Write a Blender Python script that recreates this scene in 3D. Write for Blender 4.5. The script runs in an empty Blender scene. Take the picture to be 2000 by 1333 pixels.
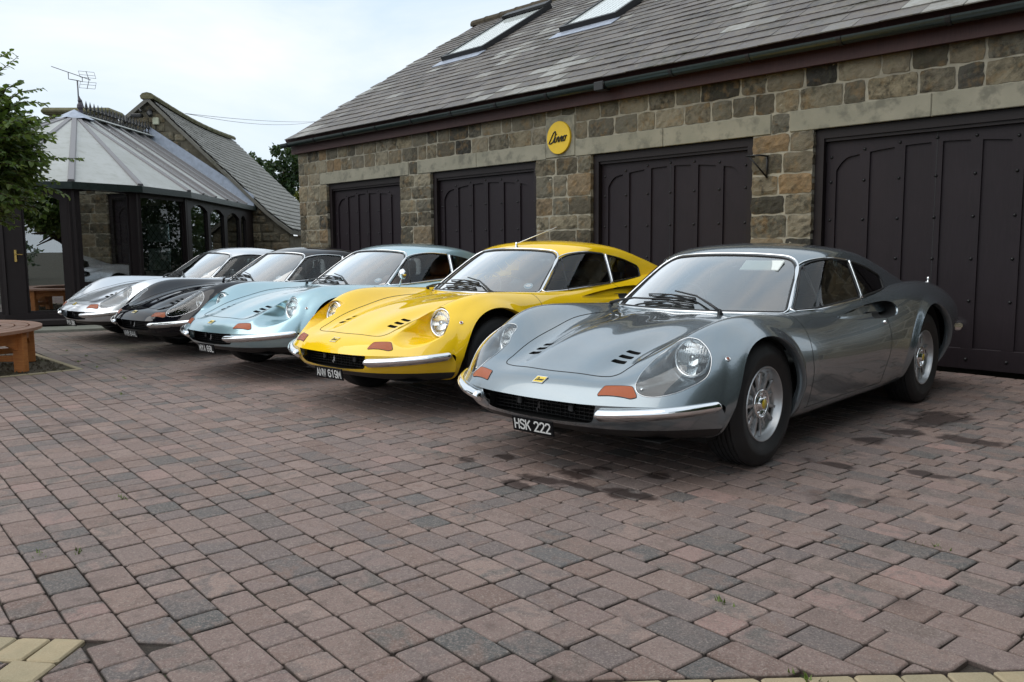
import bpy, bmesh, math, random
import numpy as np
from mathutils import Vector, Matrix
from mathutils.bvhtree import BVHTree

RND = random.Random(11)
NPR = np.random.RandomState(5)
SC = bpy.context.scene
COL = SC.collection

# ------------------------------------------------------------------ camera
cam_d = bpy.data.cameras.new("camera")
cam = bpy.data.objects.new("camera", cam_d)
COL.objects.link(cam)
_yaw, _pit, _rol = 0.8248, -0.1127, -0.0086
_f = Vector((-math.sin(_yaw) * math.cos(_pit), math.cos(_yaw) * math.cos(_pit), math.sin(_pit)))
_r = Vector((math.cos(_yaw), math.sin(_yaw), 0))
_u = _r.cross(_f)
_r2 = math.cos(_rol) * _r + math.sin(_rol) * _u
_u2 = -math.sin(_rol) * _r + math.cos(_rol) * _u
cam.matrix_world = Matrix(((_r2.x, _u2.x, -_f.x, 3.0021), (_r2.y, _u2.y, -_f.y, -3.7363), (_r2.z, _u2.z, -_f.z, 1.1292), (0, 0, 0, 1)))
cam_d.sensor_width = 36.0
cam_d.lens = 1654.5 / 2000 * 36
cam_d.clip_start, cam_d.clip_end = 0.05, 2000
SC.camera = cam

# ------------------------------------------------------------------ world, sun, exposure
SUN_EL, SUN_AZ = math.radians(52), math.radians(200)      # azimuth: from +Y clockwise (towards +X)
world = bpy.data.worlds.new("World")
SC.world = world
world.use_nodes = True
nt = world.node_tree
for n in list(nt.nodes): nt.nodes.remove(n)
def wn(t, **k):
    n = nt.nodes.new(t)
    for a, b in k.items(): setattr(n, a, b)
    return n
w_out = wn('ShaderNodeOutputWorld'); w_bg = wn('ShaderNodeBackground'); w_sky = wn('ShaderNodeTexSky')
w_sky.sky_type = 'NISHITA'; w_sky.sun_disc = False
w_sky.sun_elevation = SUN_EL; w_sky.sun_rotation = SUN_AZ
w_sky.air_density = 1.0; w_sky.dust_density = 2.0
w_tc = wn('ShaderNodeTexCoord'); w_map = wn('ShaderNodeMapping'); w_map.inputs['Scale'].default_value = (1.0, 1.0, 2.6)
w_n = wn('ShaderNodeTexNoise'); w_n.inputs['Scale'].default_value = 2.2; w_n.inputs['Detail'].default_value = 7; w_n.inputs['Roughness'].default_value = .55
w_n.inputs['Distortion'].default_value = .5
w_ramp = wn('ShaderNodeValToRGB')
w_ramp.color_ramp.elements[0].position = .30; w_ramp.color_ramp.elements[0].color = (5.5, 6.8, 8.0, 1)
w_ramp.color_ramp.elements[1].position = .72; w_ramp.color_ramp.elements[1].color = (8.7, 8.9, 9.0, 1)
w_mix = wn('ShaderNodeMix'); w_mix.data_type = 'RGBA'; w_mix.inputs['Factor'].default_value = .93
nt.links.new(w_tc.outputs['Generated'], w_map.inputs['Vector']); nt.links.new(w_map.outputs[0], w_n.inputs['Vector'])
nt.links.new(w_n.outputs['Fac'], w_ramp.inputs['Fac'])
nt.links.new(w_sky.outputs[0], w_mix.inputs[6]); nt.links.new(w_ramp.outputs['Color'], w_mix.inputs[7])
nt.links.new(w_mix.outputs[2], w_bg.inputs['Color']); w_bg.inputs['Strength'].default_value = .10
nt.links.new(w_bg.outputs[0], w_out.inputs['Surface'])

sun_d = bpy.data.lights.new("sun", 'SUN'); sun = bpy.data.objects.new("sun", sun_d); COL.objects.link(sun)
sun_d.energy = 1.3; sun_d.angle = math.radians(70); sun_d.color = (1.0, .95, .88)
_sd = Vector((math.sin(SUN_AZ) * math.cos(SUN_EL), math.cos(SUN_AZ) * math.cos(SUN_EL), math.sin(SUN_EL)))
sun.rotation_euler = _sd.to_track_quat('Z', 'Y').to_euler()
SC.view_settings.view_transform = 'Standard'; SC.view_settings.look = 'None'
SC.view_settings.exposure = 0.38; SC.view_settings.gamma = 1.0
SC.view_settings.use_curve_mapping = False
SC.render.engine = 'CYCLES'
SC.cycles.max_bounces = 10; SC.cycles.transparent_max_bounces = 24; SC.cycles.glossy_bounces = 5
SC.cycles.use_denoising = True
SC.cycles.caustics_reflective = False; SC.cycles.caustics_refractive = False
SC.cycles.sample_clamp_indirect = 4.0

# ------------------------------------------------------------------ materials
MATS = {}
class NB:
    """small node builder"""
    def __init__(self, name):
        self.m = bpy.data.materials.new(name); self.m.use_nodes = True
        self.t = self.m.node_tree; self.b = self.t.nodes['Principled BSDF']; self.out = self.t.nodes['Material Output']
        MATS[name] = self.m
    def n(self, t, ins=None, **k):
        x = self.t.nodes.new(t)
        for a, b in k.items(): setattr(x, a, b)
        for a, b in (ins or {}).items():
            self.set(x.inputs[a], b)
        return x
    def set(self, sock, v):
        if isinstance(v, bpy.types.NodeSocket): self.t.links.new(v, sock)
        elif isinstance(v, bpy.types.Node): self.t.links.new(v.outputs[0], sock)
        else:
            if isinstance(v, (tuple, list)) and len(v) == 3 and sock.type == 'RGBA': v = (*v, 1)
            sock.default_value = v
    def p(self, **k):
        names = dict(base='Base Color', rough='Roughness', metal='Metallic', coat='Coat Weight', coatr='Coat Roughness', spec='Specular IOR Level',
                     trans='Transmission Weight', ior='IOR', alpha='Alpha', normal='Normal', emis='Emission Color', emis_s='Emission Strength', sheen='Sheen Weight')
        for a, b in k.items(): self.set(self.b.inputs[names[a]], b)
        return self
    def pos(self): return self.n('ShaderNodeNewGeometry').outputs['Position']
    def obj(self): return self.n('ShaderNodeTexCoord').outputs['Object']
    def noise(self, vec, scale, detail=4, rough=.55, dist=0.0):
        return self.n('ShaderNodeTexNoise', {'Vector': vec, 'Scale': scale, 'Detail': detail, 'Roughness': rough, 'Distortion': dist}).outputs['Fac']
    def ramp(self, fac, stops, interp='LINEAR'):
        r = self.n('ShaderNodeValToRGB', {'Fac': fac}); cr = r.color_ramp; cr.interpolation = interp
        while len(cr.elements) < len(stops): cr.elements.new(.5)
        for e, (p_, c_) in zip(cr.elements, stops):
            e.position = p_; e.color = (*c_, 1) if len(c_) == 3 else c_
        return r.outputs['Color']
    def rampf(self, fac, a, b, lo=0., hi=1.):
        return self.n('ShaderNodeMapRange', {'Value': fac, 'From Min': a, 'From Max': b, 'To Min': lo, 'To Max': hi}).outputs[0]
    def mix(self, f, a, b, mode='MIX'):
        x = self.n('ShaderNodeMix', data_type='RGBA', blend_type=mode)
        self.set(x.inputs['Factor'], f); self.set(x.inputs[6], a); self.set(x.inputs[7], b)
        return x.outputs[2]
    def math(self, op, a, b=0.0):
        x = self.n('ShaderNodeMath', operation=op); self.set(x.inputs[0], a); self.set(x.inputs[1], b); return x.outputs[0]
    def bump(self, h, strength=.5, dist=.01, normal=None):
        x = self.n('ShaderNodeBump', {'Height': h, 'Strength': strength, 'Distance': dist})
        if normal is not None: self.set(x.inputs['Normal'], normal)
        return x.outputs[0]
    def scalev(self, vec, s):
        return self.n('ShaderNodeMapping', {'Vector': vec, 'Scale': s}).outputs[0]
    def attr(self, name): return self.n('ShaderNodeAttribute', attribute_name=name).outputs['Fac']

def plain(name, base, rough=.5, metal=0., coat=0., spec=.5, var=0.0, vscale=30., bump=0., bscale=60.):
    b = NB(name); b.p(base=base, rough=rough, metal=metal, coat=coat, spec=spec)
    if var:
        nz = b.noise(b.obj(), vscale, 5)
        b.p(base=b.mix(b.rampf(nz, .3, .7), tuple(c * (1 - var) for c in base), tuple(min(1, c * (1 + var)) for c in base)))
        b.p(rough=b.rampf(nz, .3, .7, rough * .85, min(1, rough * 1.15)))
    if bump: b.p(normal=b.bump(b.noise(b.obj(), bscale, 5), bump, .004))
    return b.m

def paint(name, base, metal, rough=.32, flake=.0, cior=1.7):
    b = NB(name)
    b.p(base=base, rough=rough, metal=metal, coat=1.0, coatr=.025, spec=.5 if metal else .0); b.b.inputs['Coat IOR'].default_value = cior
    nz = b.noise(b.obj(), 2.5, 3)
    b.p(base=b.mix(b.rampf(nz, .3, .7), tuple(c * .95 for c in base), tuple(min(1, c * 1.05) for c in base)))
    # faint dust and polishing haze
    b.p(coatr=b.rampf(b.noise(b.obj(), 9, 4), .35, .75, .015, .06))
    if flake:
        v = b.n('ShaderNodeTexVoronoi', {'Vector': b.obj(), 'Scale': 900.})
        b.p(normal=b.bump(v.outputs['Distance'], flake, .0004))
    b.t.links.new(b.n('ShaderNodeNewGeometry').outputs['Normal'], b.b.inputs['Coat Normal'])
    return b.m
paint('paint_grey', (.225, .27, .30), .78, .25, .05, 1.62)
paint('paint_yellow', (.92, .59, .012), .0, .5)
paint('paint_blue', (.38, .56, .62), .72, .28, .05)
paint('paint_black', (.004, .004, .008), .0, .4, 0., 1.5)
paint('paint_silver', (.70, .73, .77), .72, .28, .05)
plain('chrome', (.86, .87, .88), .06, 1.0)
plain('wheel_alloy', (.50, .51, .52), .36, .8, var=.06)
plain('rubber', (.016, .016, .017), .62, var=.35, vscale=14, bump=.15, bscale=180)
plain('black_trim', (.012, .012, .013), .42)
plain('black_matt', (.006, .006, .006), .85)
plain('plate_black', (.004, .004, .005), .5, spec=.15)
plain('plate_letter', (.62, .63, .62), .4)
plain('seat_black', (.018, .018, .020), .5, var=.2)
plain('seat_tan', (.30, .11, .035), .5, var=.2)
plain('interior_grey', (.05, .05, .052), .7, var=.2)
plain('sun_visor', (.72, .76, .73), .6)
plain('sticker_blue', (.18, .42, .62), .5)
plain('sticker_white', (.75, .78, .80), .5)
plain('badge_yellow', (.80, .58, .04), .35, coat=.6)
plain('ink_black', (.01, .01, .01), .5)
plain('mirror_chrome', (.9, .9, .9), .03, 1.0)
def amber():
    b = NB('amber_lens'); w = b.n('ShaderNodeTexWave', {'Vector': b.obj(), 'Scale': 70., 'Distortion': 0.}, wave_type='BANDS', bands_direction='X')
    b.p(base=(.38, .080, .016), rough=.25, coat=.25, spec=.3, normal=b.bump(w.outputs['Fac'], .5, .002), emis_s=0.0)
amber()
plain('amber_dark', (.22, .05, .02), .2, coat=.5)
def glassy(name, tint, refl=1.0, ior=1.5, rough=.0, dust=0.0, base=0.0):
    b = NB(name); t = b.t; t.nodes.remove(b.b)
    fr = b.n('ShaderNodeFresnel', {'IOR': ior}); tr = b.n('ShaderNodeBsdfTransparent', {'Color': (*tint, 1)}); gl = b.n('ShaderNodeBsdfGlossy', {'Color': (1, 1, 1, 1), 'Roughness': rough})
    mx = b.n('ShaderNodeMixShader', {0: b.math('MAXIMUM', b.math('MULTIPLY', fr.outputs[0], refl), base), 1: tr.outputs[0], 2: gl.outputs[0]})
    o = mx.outputs[0]
    if dust:
        df = b.n('ShaderNodeBsdfDiffuse', {'Color': (.5, .5, .48, 1)})
        nz = b.noise(b.obj(), 3.0, 5)
        o = b.n('ShaderNodeMixShader', {0: b.rampf(nz, .3, .8, dust * .3, dust * 1.4), 1: o, 2: df.outputs[0]}).outputs[0]
    t.links.new(o, b.out.inputs['Surface'])
    return b.m
glassy('windscreen_glass', (.82, .90, .88), 3.9, 1.6)
glassy('side_glass', (.88, .92, .91), 1.0, 1.5)
glassy('cover_glass', (.93, .95, .96), 1.8, 1.45)
glassy('side_pane', (.76, .82, .82), .28, 1.5)
glassy('house_glass', (.80, .86, .86), 1.0, 1.5)
glassy('bay_glass', (.72, .78, .78), 2.6, 1.55)
glassy('door_glass', (.45, .52, .55), 6.5, 1.55, base=.28)
glassy('dim_pane', (.78, .84, .84), .08, 1.5)
glassy('dark_glass', (.35, .4, .42), 1.6, 1.55)
def lens():
    b = NB('lamp_lens'); t = b.t
    w = b.n('ShaderNodeTexWave', {'Vector': b.obj(), 'Scale': 24., 'Distortion': 0.6}, wave_type='BANDS', bands_direction='X')
    w2 = b.n('ShaderNodeTexWave', {'Vector': b.obj(), 'Scale': 7., 'Distortion': 1.5}, wave_type='BANDS', bands_direction='Z')
    h = b.math('ADD', w.outputs['Fac'], b.math('MULTIPLY', w2.outputs['Fac'], 1.2))
    nrm = b.bump(h, .28, .004)
    tr = b.n('ShaderNodeBsdfRefraction', {'Color': (.95, .97, .97, 1), 'Roughness': .05, 'IOR': 1.25, 'Normal': nrm})
    gl = b.n('ShaderNodeBsdfGlossy', {'Color': (1, 1, 1, 1), 'Roughness': .05, 'Normal': nrm})
    mx = b.n('ShaderNodeMixShader', {0: .22, 1: tr.outputs[0], 2: gl.outputs[0]})
    t.links.new(mx.outputs[0], b.out.inputs['Surface'])
lens()

# ------------------------------------------------------------------ helpers: objects
def new_mesh(name, V, F, smooth=True, normals=None, attr=None):
    me = bpy.data.meshes.new(name)
    me.from_pydata([tuple(map(float, v)) for v in V], [], [tuple(map(int, f)) for f in F])
    if smooth: me.polygons.foreach_set('use_smooth', [True] * len(me.polygons))
    if attr is not None:
        a = me.attributes.new('rnd', 'FLOAT', 'POINT'); a.data.foreach_set('value', np.asarray(attr, dtype=np.float32))
    me.update()
    if normals is not None and len(F):
        me.normals_split_custom_set_from_vertices([tuple(map(float, n)) for n in normals])
    return me
def obj(name, me, mat=None, parent=None, loc=None, rot=None):
    if isinstance(me, tuple): me = new_mesh(name, *me)
    o = bpy.data.objects.new(name, me); COL.objects.link(o)
    if mat is not None:
        mm = MATS[mat] if isinstance(mat, str) else mat
        if not me.materials: me.materials.append(mm)
        o.material_slots[0].link = 'OBJECT'; o.material_slots[0].material = mm
    if parent is not None: o.parent = parent
    if loc is not None: o.location = loc
    if rot is not None: o.rotation_euler = rot
    return o
def tag(o, label=None, cat=None, group=None, kind=None):
    if label: o['label'] = label
    if cat: o['category'] = cat
    if group: o['group'] = group
    if kind: o['kind'] = kind
    return o
def empty(name, loc=(0, 0, 0), rz=0., label=None, cat=None, group=None, parent=None):
    o = bpy.data.objects.new(name, None); COL.objects.link(o); o.location = loc; o.rotation_euler = (0, 0, rz); o.empty_display_size = .2
    if parent: o.parent = parent
    return tag(o, label, cat, group)

class MB:
    """collects simple solids into one mesh"""
    def __init__(s): s.V = []; s.F = []; s.A = []; s.n = 0
    def add(s, V, F, a=0.):
        V = np.asarray(V, float).reshape(-1, 3); s.V.append(V); s.F += [tuple(i + s.n for i in f) for f in F]; s.A += [a] * len(V); s.n += len(V); return s
    def box(s, lo, hi, M=None, a=0., bev=0.):
        x0, y0, z0 = lo; x1, y1, z1 = hi
        if bev <= 0:
            V = np.array([(x0, y0, z0), (x1, y0, z0), (x1, y1, z0), (x0, y1, z0), (x0, y0, z1), (x1, y0, z1), (x1, y1, z1), (x0, y1, z1)], float)
            F = [(0, 3, 2, 1), (4, 5, 6, 7), (0, 1, 5, 4), (1, 2, 6, 5), (2, 3, 7, 6), (3, 0, 4, 7)]
        else:
            b = min(bev, (x1 - x0) * .49, (y1 - y0) * .49, (z1 - z0) * .49)
            V = []; F = []
            c = {}
            for ix, X in ((0, (x0, x0 + b)), (1, (x1, x1 - b))):
                for iy, Y in ((0, (y0, y0 + b)), (1, (y1, y1 - b))):
                    for iz, Z in ((0, (z0, z0 + b)), (1, (z1, z1 - b))):
                        for ax in range(3):
                            p = [X[1], Y[1], Z[1]]; p[ax] = (X, Y, Z)[ax][0]
                            c[ix, iy, iz, ax] = len(V); V.append(p)
            def q(ax, s_):
                o = [i for i in range(3) if i != ax]; out = []
                for a_, b_ in ((0, 0), (1, 0), (1, 1), (0, 1)):
                    k = [0, 0, 0]; k[ax] = s_; k[o[0]] = a_; k[o[1]] = b_; out.append(c[(*k, ax)])
                return out if (s_ == 1) != (ax == 1) else out[::-1]
            for ax in range(3):
                for s_ in (0, 1): F.append(q(ax, s_))
            for ax in range(3):
                o = [i for i in range(3) if i != ax]
                for a_ in (0, 1):
                    for b_ in (0, 1):
                        k0 = [0, 0, 0]; k0[o[0]] = a_; k0[o[1]] = b_; k1 = list(k0); k1[ax] = 1
                        f = [c[(*k0, o[0])], c[(*k1, o[0])], c[(*k1, o[1])], c[(*k0, o[1])]]
                        F.append(f)
            for ix in (0, 1):
                for iy in (0, 1):
                    for iz in (0, 1): F.append([c[ix, iy, iz, 0], c[ix, iy, iz, 1], c[ix, iy, iz, 2]])
            V = np.array(V); ctr = V.mean(0)
            F2 = []
            for f in F:
                n = np.cross(V[f[1]] - V[f[0]], V[f[2]] - V[f[0]])
                F2.append(tuple(f) if n @ (V[f].mean(0) - ctr) > 0 else tuple(f[::-1]))
            F = F2
        if M is not None: V = np.array([tuple(M @ Vector(v)) for v in V])
        return s.add(V, F, a)
    def tube(s, pts, r, n=8, closed=False, cap=True, flat=None, a=0.):
        P = [Vector(p) for p in pts]; m = len(P); rr = r if hasattr(r, '__len__') else [r] * m
        V = []; F = []; up0 = None
        for i in range(m):
            t = (P[(i + 1) % m] - P[i - 1]) if closed else (P[min(i + 1, m - 1)] - P[max(i - 1, 0)])
            t.normalize()
            if up0 is None:
                up0 = Vector((0, 0, 1)) if abs(t.z) < .9 else Vector((1, 0, 0))
            u = (up0 - t * up0.dot(t)).normalized(); w = t.cross(u); up0 = u
            for k in range(n):
                an = 2 * math.pi * k / n
                V.append(tuple(P[i] + u * (rr[i] * math.cos(an)) + w * (rr[i] * math.sin(an))))
        for i in range(m if closed else m - 1):
            j = (i + 1) % m
            for k in range(n): F.append((i * n + k, i * n + (k + 1) % n, j * n + (k + 1) % n, j * n + k))
        if cap and not closed: F.append(tuple(range(n - 1, -1, -1))); F.append(tuple((m - 1) * n + k for k in range(n)))
        return s.add(V, F, a)
    def lathe(s, prof, n=32, axis='x', M=None, a=0., cap=False):
        V = []; F = []
        for (h, r) in prof:
            for k in range(n):
                an = 2 * math.pi * k / n; c, d = r * math.cos(an), r * math.sin(an)
                V.append((h, c, d) if axis == 'x' else ((c, h, d) if axis == 'y' else (c, d, h)))
        for i in range(len(prof) - 1):
            for k in range(n):
                f = (i * n + k, (i + 1) * n + k, (i + 1) * n + (k + 1) % n, i * n + (k + 1) % n)
                F.append(f[::-1] if axis == 'y' else f)
        if cap: F.append(tuple(range(n))); F.append(tuple((len(prof) - 1) * n + k for k in range(n))[::-1])
        if M is not None: V = [tuple(M @ Vector(v)) for v in V]
        return s.add(V, F, a)
    def data(s): return (np.concatenate(s.V), s.F) if s.V else (np.zeros((0, 3)), [])
    def mesh(s, name, smooth=False, attr=False):
        V, F = s.data(); return new_mesh(name, V, F, smooth, None, s.A if attr else None)

def shade_auto(me, ang=40):
    """smooth with sharp edges above an angle"""
    bm = bmesh.new(); bm.from_mesh(me); bm.normal_update()
    for f in bm.faces: f.smooth = True
    for e in bm.edges:
        if len(e.link_faces) == 2 and e.calc_face_angle(0) > math.radians(ang): e.smooth = False
    bm.to_mesh(me); bm.free(); return me

def sdpoly(P, poly):
    """signed distance of 2D points to a polygon, negative inside"""
    poly = np.asarray(poly, float); P = np.asarray(P, float)
    lo = poly.min(0) - .15; hi = poly.max(0) + .15
    out = np.full(len(P), 1.0); m = ((P > lo) & (P < hi)).all(1); Q = P[m]
    if not len(Q): return out
    d = np.full(len(Q), 1e9); ins = np.zeros(len(Q), bool); n = len(poly)
    for i in range(n):
        a = poly[i]; b = poly[(i + 1) % n]; e = b - a; w = Q - a
        t = np.clip((w @ e) / max(e @ e, 1e-12), 0, 1); d = np.minimum(d, np.linalg.norm(w - t[:, None] * e, axis=1))
        c = ((a[1] > Q[:, 1]) != (b[1] > Q[:, 1]))
        with np.errstate(divide='ignore', invalid='ignore'):
            xx = a[0] + (Q[:, 1] - a[1]) * (e[0] / (e[1] if e[1] else 1e-12))
        ins ^= c & (Q[:, 0] < xx)
    out[m] = np.where(ins, -d, d); return out
def smooth_closed(pts, n=96):
    """closed Catmull-Rom through 2D/3D points, resampled"""
    P = np.asarray(pts, float); m = len(P); out = []
    for i in range(m):
        p0, p1, p2, p3 = P[i - 1], P[i], P[(i + 1) % m], P[(i + 2) % m]
        for t in np.linspace(0, 1, max(2, n // m + 1))[:-1]:
            out.append(.5 * (2 * p1 + (p2 - p0) * t + (2 * p0 - 5 * p1 + 4 * p2 - p3) * t * t + (3 * p1 - p0 - 3 * p2 + p3) * t ** 3))
    return np.array(out)
def rounded_poly(pts, r, k=6):
    """polygon with rounded corners; r a number or one per corner"""
    P = [np.asarray(p, float) for p in pts]; n = len(P); out = []
    for i in range(n):
        a, b, c = P[i - 1], P[i], P[(i + 1) % n]; ri = r[i] if hasattr(r, '__len__') else r
        u = (a - b); w = (c - b); lu, lw = np.linalg.norm(u), np.linalg.norm(w); q = min(ri, lu * .49, lw * .49)
        p0 = b + u / lu * q; p1 = b + w / lw * q
        for t in np.linspace(0, 1, k): out.append((1 - t) ** 2 * p0 + 2 * t * (1 - t) * b + t * t * p1)
    return np.array(out)
def resample(P, step, closed=True):
    P = np.asarray(P, float); Q = np.vstack([P, P[:1]]) if closed else P
    L = np.concatenate([[0], np.cumsum(np.linalg.norm(np.diff(Q, axis=0), axis=1))]); n = max(2, int(L[-1] / step))
    s = np.linspace(0, L[-1], n + 1)[:-1] if closed else np.linspace(0, L[-1], n + 1)
    return np.stack([np.interp(s, L, Q[:, k]) for k in range(Q.shape[1])], 1)

class Surf:
    """mesh with per-vertex normals that can be cut cleanly along a level set"""
    def __init__(s, V, N, F): s.V, s.N, s.F = np.asarray(V, float), np.asarray(N, float), [tuple(f) for f in F]
    def cut(s, d):
        d = np.where(np.abs(d) < 1e-6, 1e-6, d); pos = d > 0
        V = list(s.V); N = list(s.N); cache = {}
        out, inn = [], []
        def mid(i, j):
            k = (i, j) if i < j else (j, i)
            if k not in cache:
                t = d[i] / (d[i] - d[j]); V.append(s.V[i] + (s.V[j] - s.V[i]) * t); n = s.N[i] + (s.N[j] - s.N[i]) * t
                N.append(n / max(1e-9, np.linalg.norm(n))); cache[k] = len(V) - 1
            return cache[k]
        pl = pos.tolist()
        for f in s.F:
            c = sum(pl[i] for i in f)
            if c == len(f): out.append(f)
            elif c == 0: inn.append(f)
            else:
                a, b = [], []
                for i, j in zip(f, f[1:] + f[:1]):
                    (a if pl[i] else b).append(i)
                    if pl[i] != pl[j]: m = mid(i, j); a.append(m); b.append(m)
                if len(a) > 2: out.append(tuple(a))
                if len(b) > 2: inn.append(tuple(b))
        V = np.array(V); N = np.array(N)
        return Surf(V, N, out).compact(), Surf(V, N, inn).compact()
    def compact(s):
        if not s.F: return Surf(np.zeros((0, 3)), np.zeros((0, 3)), [])
        u = np.unique(np.concatenate([np.array(f) for f in s.F])); mp = np.full(len(s.V), -1); mp[u] = np.arange(len(u)); ml = mp.tolist()
        return Surf(s.V[u], s.N[u], [tuple(ml[i] for i in f) for f in s.F])
    def mesh(s, name, off=0.):
        return new_mesh(name, s.V + s.N * off, s.F, True, s.N)
    def bvh(s): return BVHTree.FromPolygons([tuple(v) for v in s.V], s.F)
    def boundary(s):
        cnt = {}
        for f in s.F:
            for i, j in zip(f, f[1:] + f[:1]): cnt[i, j] = 1
        nx = {}
        for (i, j) in cnt:
            if (j, i) not in cnt: nx.setdefault(i, j)
        return nx
def grid_surf(P):
    """P (nu,nv,3) -> Surf with smooth normals (u x v outward)"""
    du = np.gradient(P, axis=0); dv = np.gradient(P, axis=1); n = np.cross(du, dv); l = np.linalg.norm(n, axis=2, keepdims=True); n = n / np.maximum(l, 1e-9)
    nu, nv = P.shape[:2]; idx = np.arange(nu * nv).reshape(nu, nv)
    F = np.stack([idx[:-1, :-1], idx[1:, :-1], idx[1:, 1:], idx[:-1, 1:]], -1).reshape(-1, 4)
    return Surf(P.reshape(-1, 3), n.reshape(-1, 3), F.tolist())
def cspline(t, Y, x):
    """natural cubic spline, Y (n,...)"""
    t = np.asarray(t, float); Y = np.asarray(Y, float); n = len(t); h = np.diff(t); sh = Y.shape[1:]; Yf = Y.reshape(n, -1)
    A = np.zeros((n, n)); B = np.zeros((n, Yf.shape[1])); A[0, 0] = A[-1, -1] = 1
    for i in range(1, n - 1):
        A[i, i - 1] = h[i - 1]; A[i, i] = 2 * (h[i - 1] + h[i]); A[i, i + 1] = h[i]
        B[i] = 6 * ((Yf[i + 1] - Yf[i]) / h[i] - (Yf[i] - Yf[i - 1]) / h[i - 1])
    M = np.linalg.solve(A, B); x = np.asarray(x, float); k = np.clip(np.searchsorted(t, x, 'right') - 1, 0, n - 2)
    hk = h[k][:, None]; a = (t[k + 1] - x)[:, None]; b = (x - t[k])[:, None]
    r = M[k] * a ** 3 / (6 * hk) + M[k + 1] * b ** 3 / (6 * hk) + (Yf[k] / hk - M[k] * hk / 6) * a + (Yf[k + 1] / hk - M[k + 1] * hk / 6) * b
    return r.reshape((len(x),) + sh)
# ================================================================== the sports cars: surfaces
# car space: x to the car's left, y rearwards from the front axle, z up (metres)
NET = [
 # c0 centre        c1                 c2 valley          c3 crest           c4 shoulder        c5 widest          c6                 c7                 c8 sill            c9 under
 [(0,-.893,.385), (.19,-.886,.386), (.37,-.862,.388), (.56,-.790,.392), (.715,-.670,.396), (.822,-.515,.400), (.826,-.490,.352), (.812,-.478,.300), (.775,-.468,.245), (.50,-.46,.225)],
 [(0,-.833,.460), (.18,-.824,.461), (.35,-.802,.460), (.53,-.737,.468), (.690,-.610,.492), (.812,-.470,.500), (.832,-.440,.400), (.815,-.440,.315), (.775,-.440,.240), (.50,-.44,.215)],
 [(0,-.715,.511), (.18,-.707,.511), (.355,-.685,.508), (.56,-.615,.548), (.695,-.520,.575), (.806,-.400,.560), (.836,-.385,.430), (.818,-.385,.325), (.775,-.385,.230), (.50,-.385,.21)],
 [(0,-.500,.588), (.19,-.495,.587), (.385,-.475,.580), (.592,-.425,.666), (.714,-.372,.652), (.804,-.295,.600), (.828,-.285,.455), (.810,-.285,.335), (.775,-.285,.225), (.50,-.285,.205)],
 [(0,-.220,.661), (.20,-.220,.659), (.435,-.220,.645), (.622,-.210,.746), (.734,-.190,.714), (.812,-.150,.620), (.830,-.150,.465), (.812,-.150,.340), (.775,-.150,.220), (.50,-.15,.20)],
 [(0,.100,.701), (.21,.100,.700), (.482,.100,.684), (.638,.100,.766), (.744,.100,.730), (.814,.100,.630), (.830,.100,.468), (.822,.100,.340), (.775,.100,.215), (.50,.10,.20)],
 [(0,.420,.722), (.22,.420,.722), (.530,.420,.708), (.660,.420,.752), (.744,.420,.718), (.818,.420,.622), (.836,.420,.462), (.812,.420,.335), (.770,.420,.212), (.50,.42,.20)],
 [(0,.800,.728), (.23,.800,.728), (.545,.800,.712), (.677,.800,.742), (.742,.800,.708), (.808,.800,.612), (.826,.800,.458), (.803,.800,.332), (.764,.800,.210), (.50,.80,.20)],
 [(0,1.20,.745), (.23,1.20,.745), (.525,1.20,.755), (.676,1.20,.772), (.745,1.20,.724), (.806,1.20,.620), (.824,1.20,.460), (.801,1.20,.332), (.762,1.20,.210), (.50,1.20,.20)],
 [(0,1.60,.775), (.23,1.60,.775), (.520,1.60,.785), (.680,1.60,.800), (.762,1.60,.748), (.820,1.60,.640), (.834,1.60,.465), (.808,1.60,.335), (.765,1.60,.212), (.50,1.60,.20)],
 [(0,2.00,.800), (.23,2.00,.800), (.510,2.00,.805), (.672,2.00,.836), (.770,2.00,.784), (.828,2.00,.665), (.838,2.00,.475), (.820,2.00,.345), (.770,2.00,.218), (.50,2.00,.20)],
 [(0,2.40,.810), (.23,2.40,.810), (.500,2.40,.815), (.662,2.40,.850), (.766,2.40,.792), (.832,2.40,.668), (.840,2.40,.480), (.820,2.40,.350), (.770,2.40,.224), (.50,2.40,.21)],
 [(0,2.80,.800), (.23,2.80,.800), (.480,2.80,.805), (.642,2.80,.830), (.752,2.80,.770), (.832,2.80,.650), (.838,2.78,.480), (.805,2.76,.355), (.755,2.74,.240), (.50,2.74,.23)],
 [(0,3.13,.772), (.23,3.13,.772), (.460,3.13,.775), (.608,3.12,.778), (.708,3.10,.722), (.790,3.06,.620), (.795,3.03,.475), (.765,3.00,.360), (.720,2.98,.262), (.48,2.98,.25)],
 [(0,3.33,.738), (.23,3.33,.738), (.450,3.325,.736), (.575,3.31,.728), (.660,3.28,.680), (.735,3.23,.595), (.745,3.20,.472), (.715,3.18,.368), (.670,3.16,.285), (.45,3.16,.28)],
]
WF = (-.065, .288, .386)      # front arch: y, z, radius
WR = (2.335, .312, .392)
HL_C = np.array([.600, -.395, .582]); HL_R = .088
def mirror_net(net):
    A = np.array(net, float); L = A[:, :0:-1].copy(); L[:, :, 0] *= -1
    return np.concatenate([L, A], 1)
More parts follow.
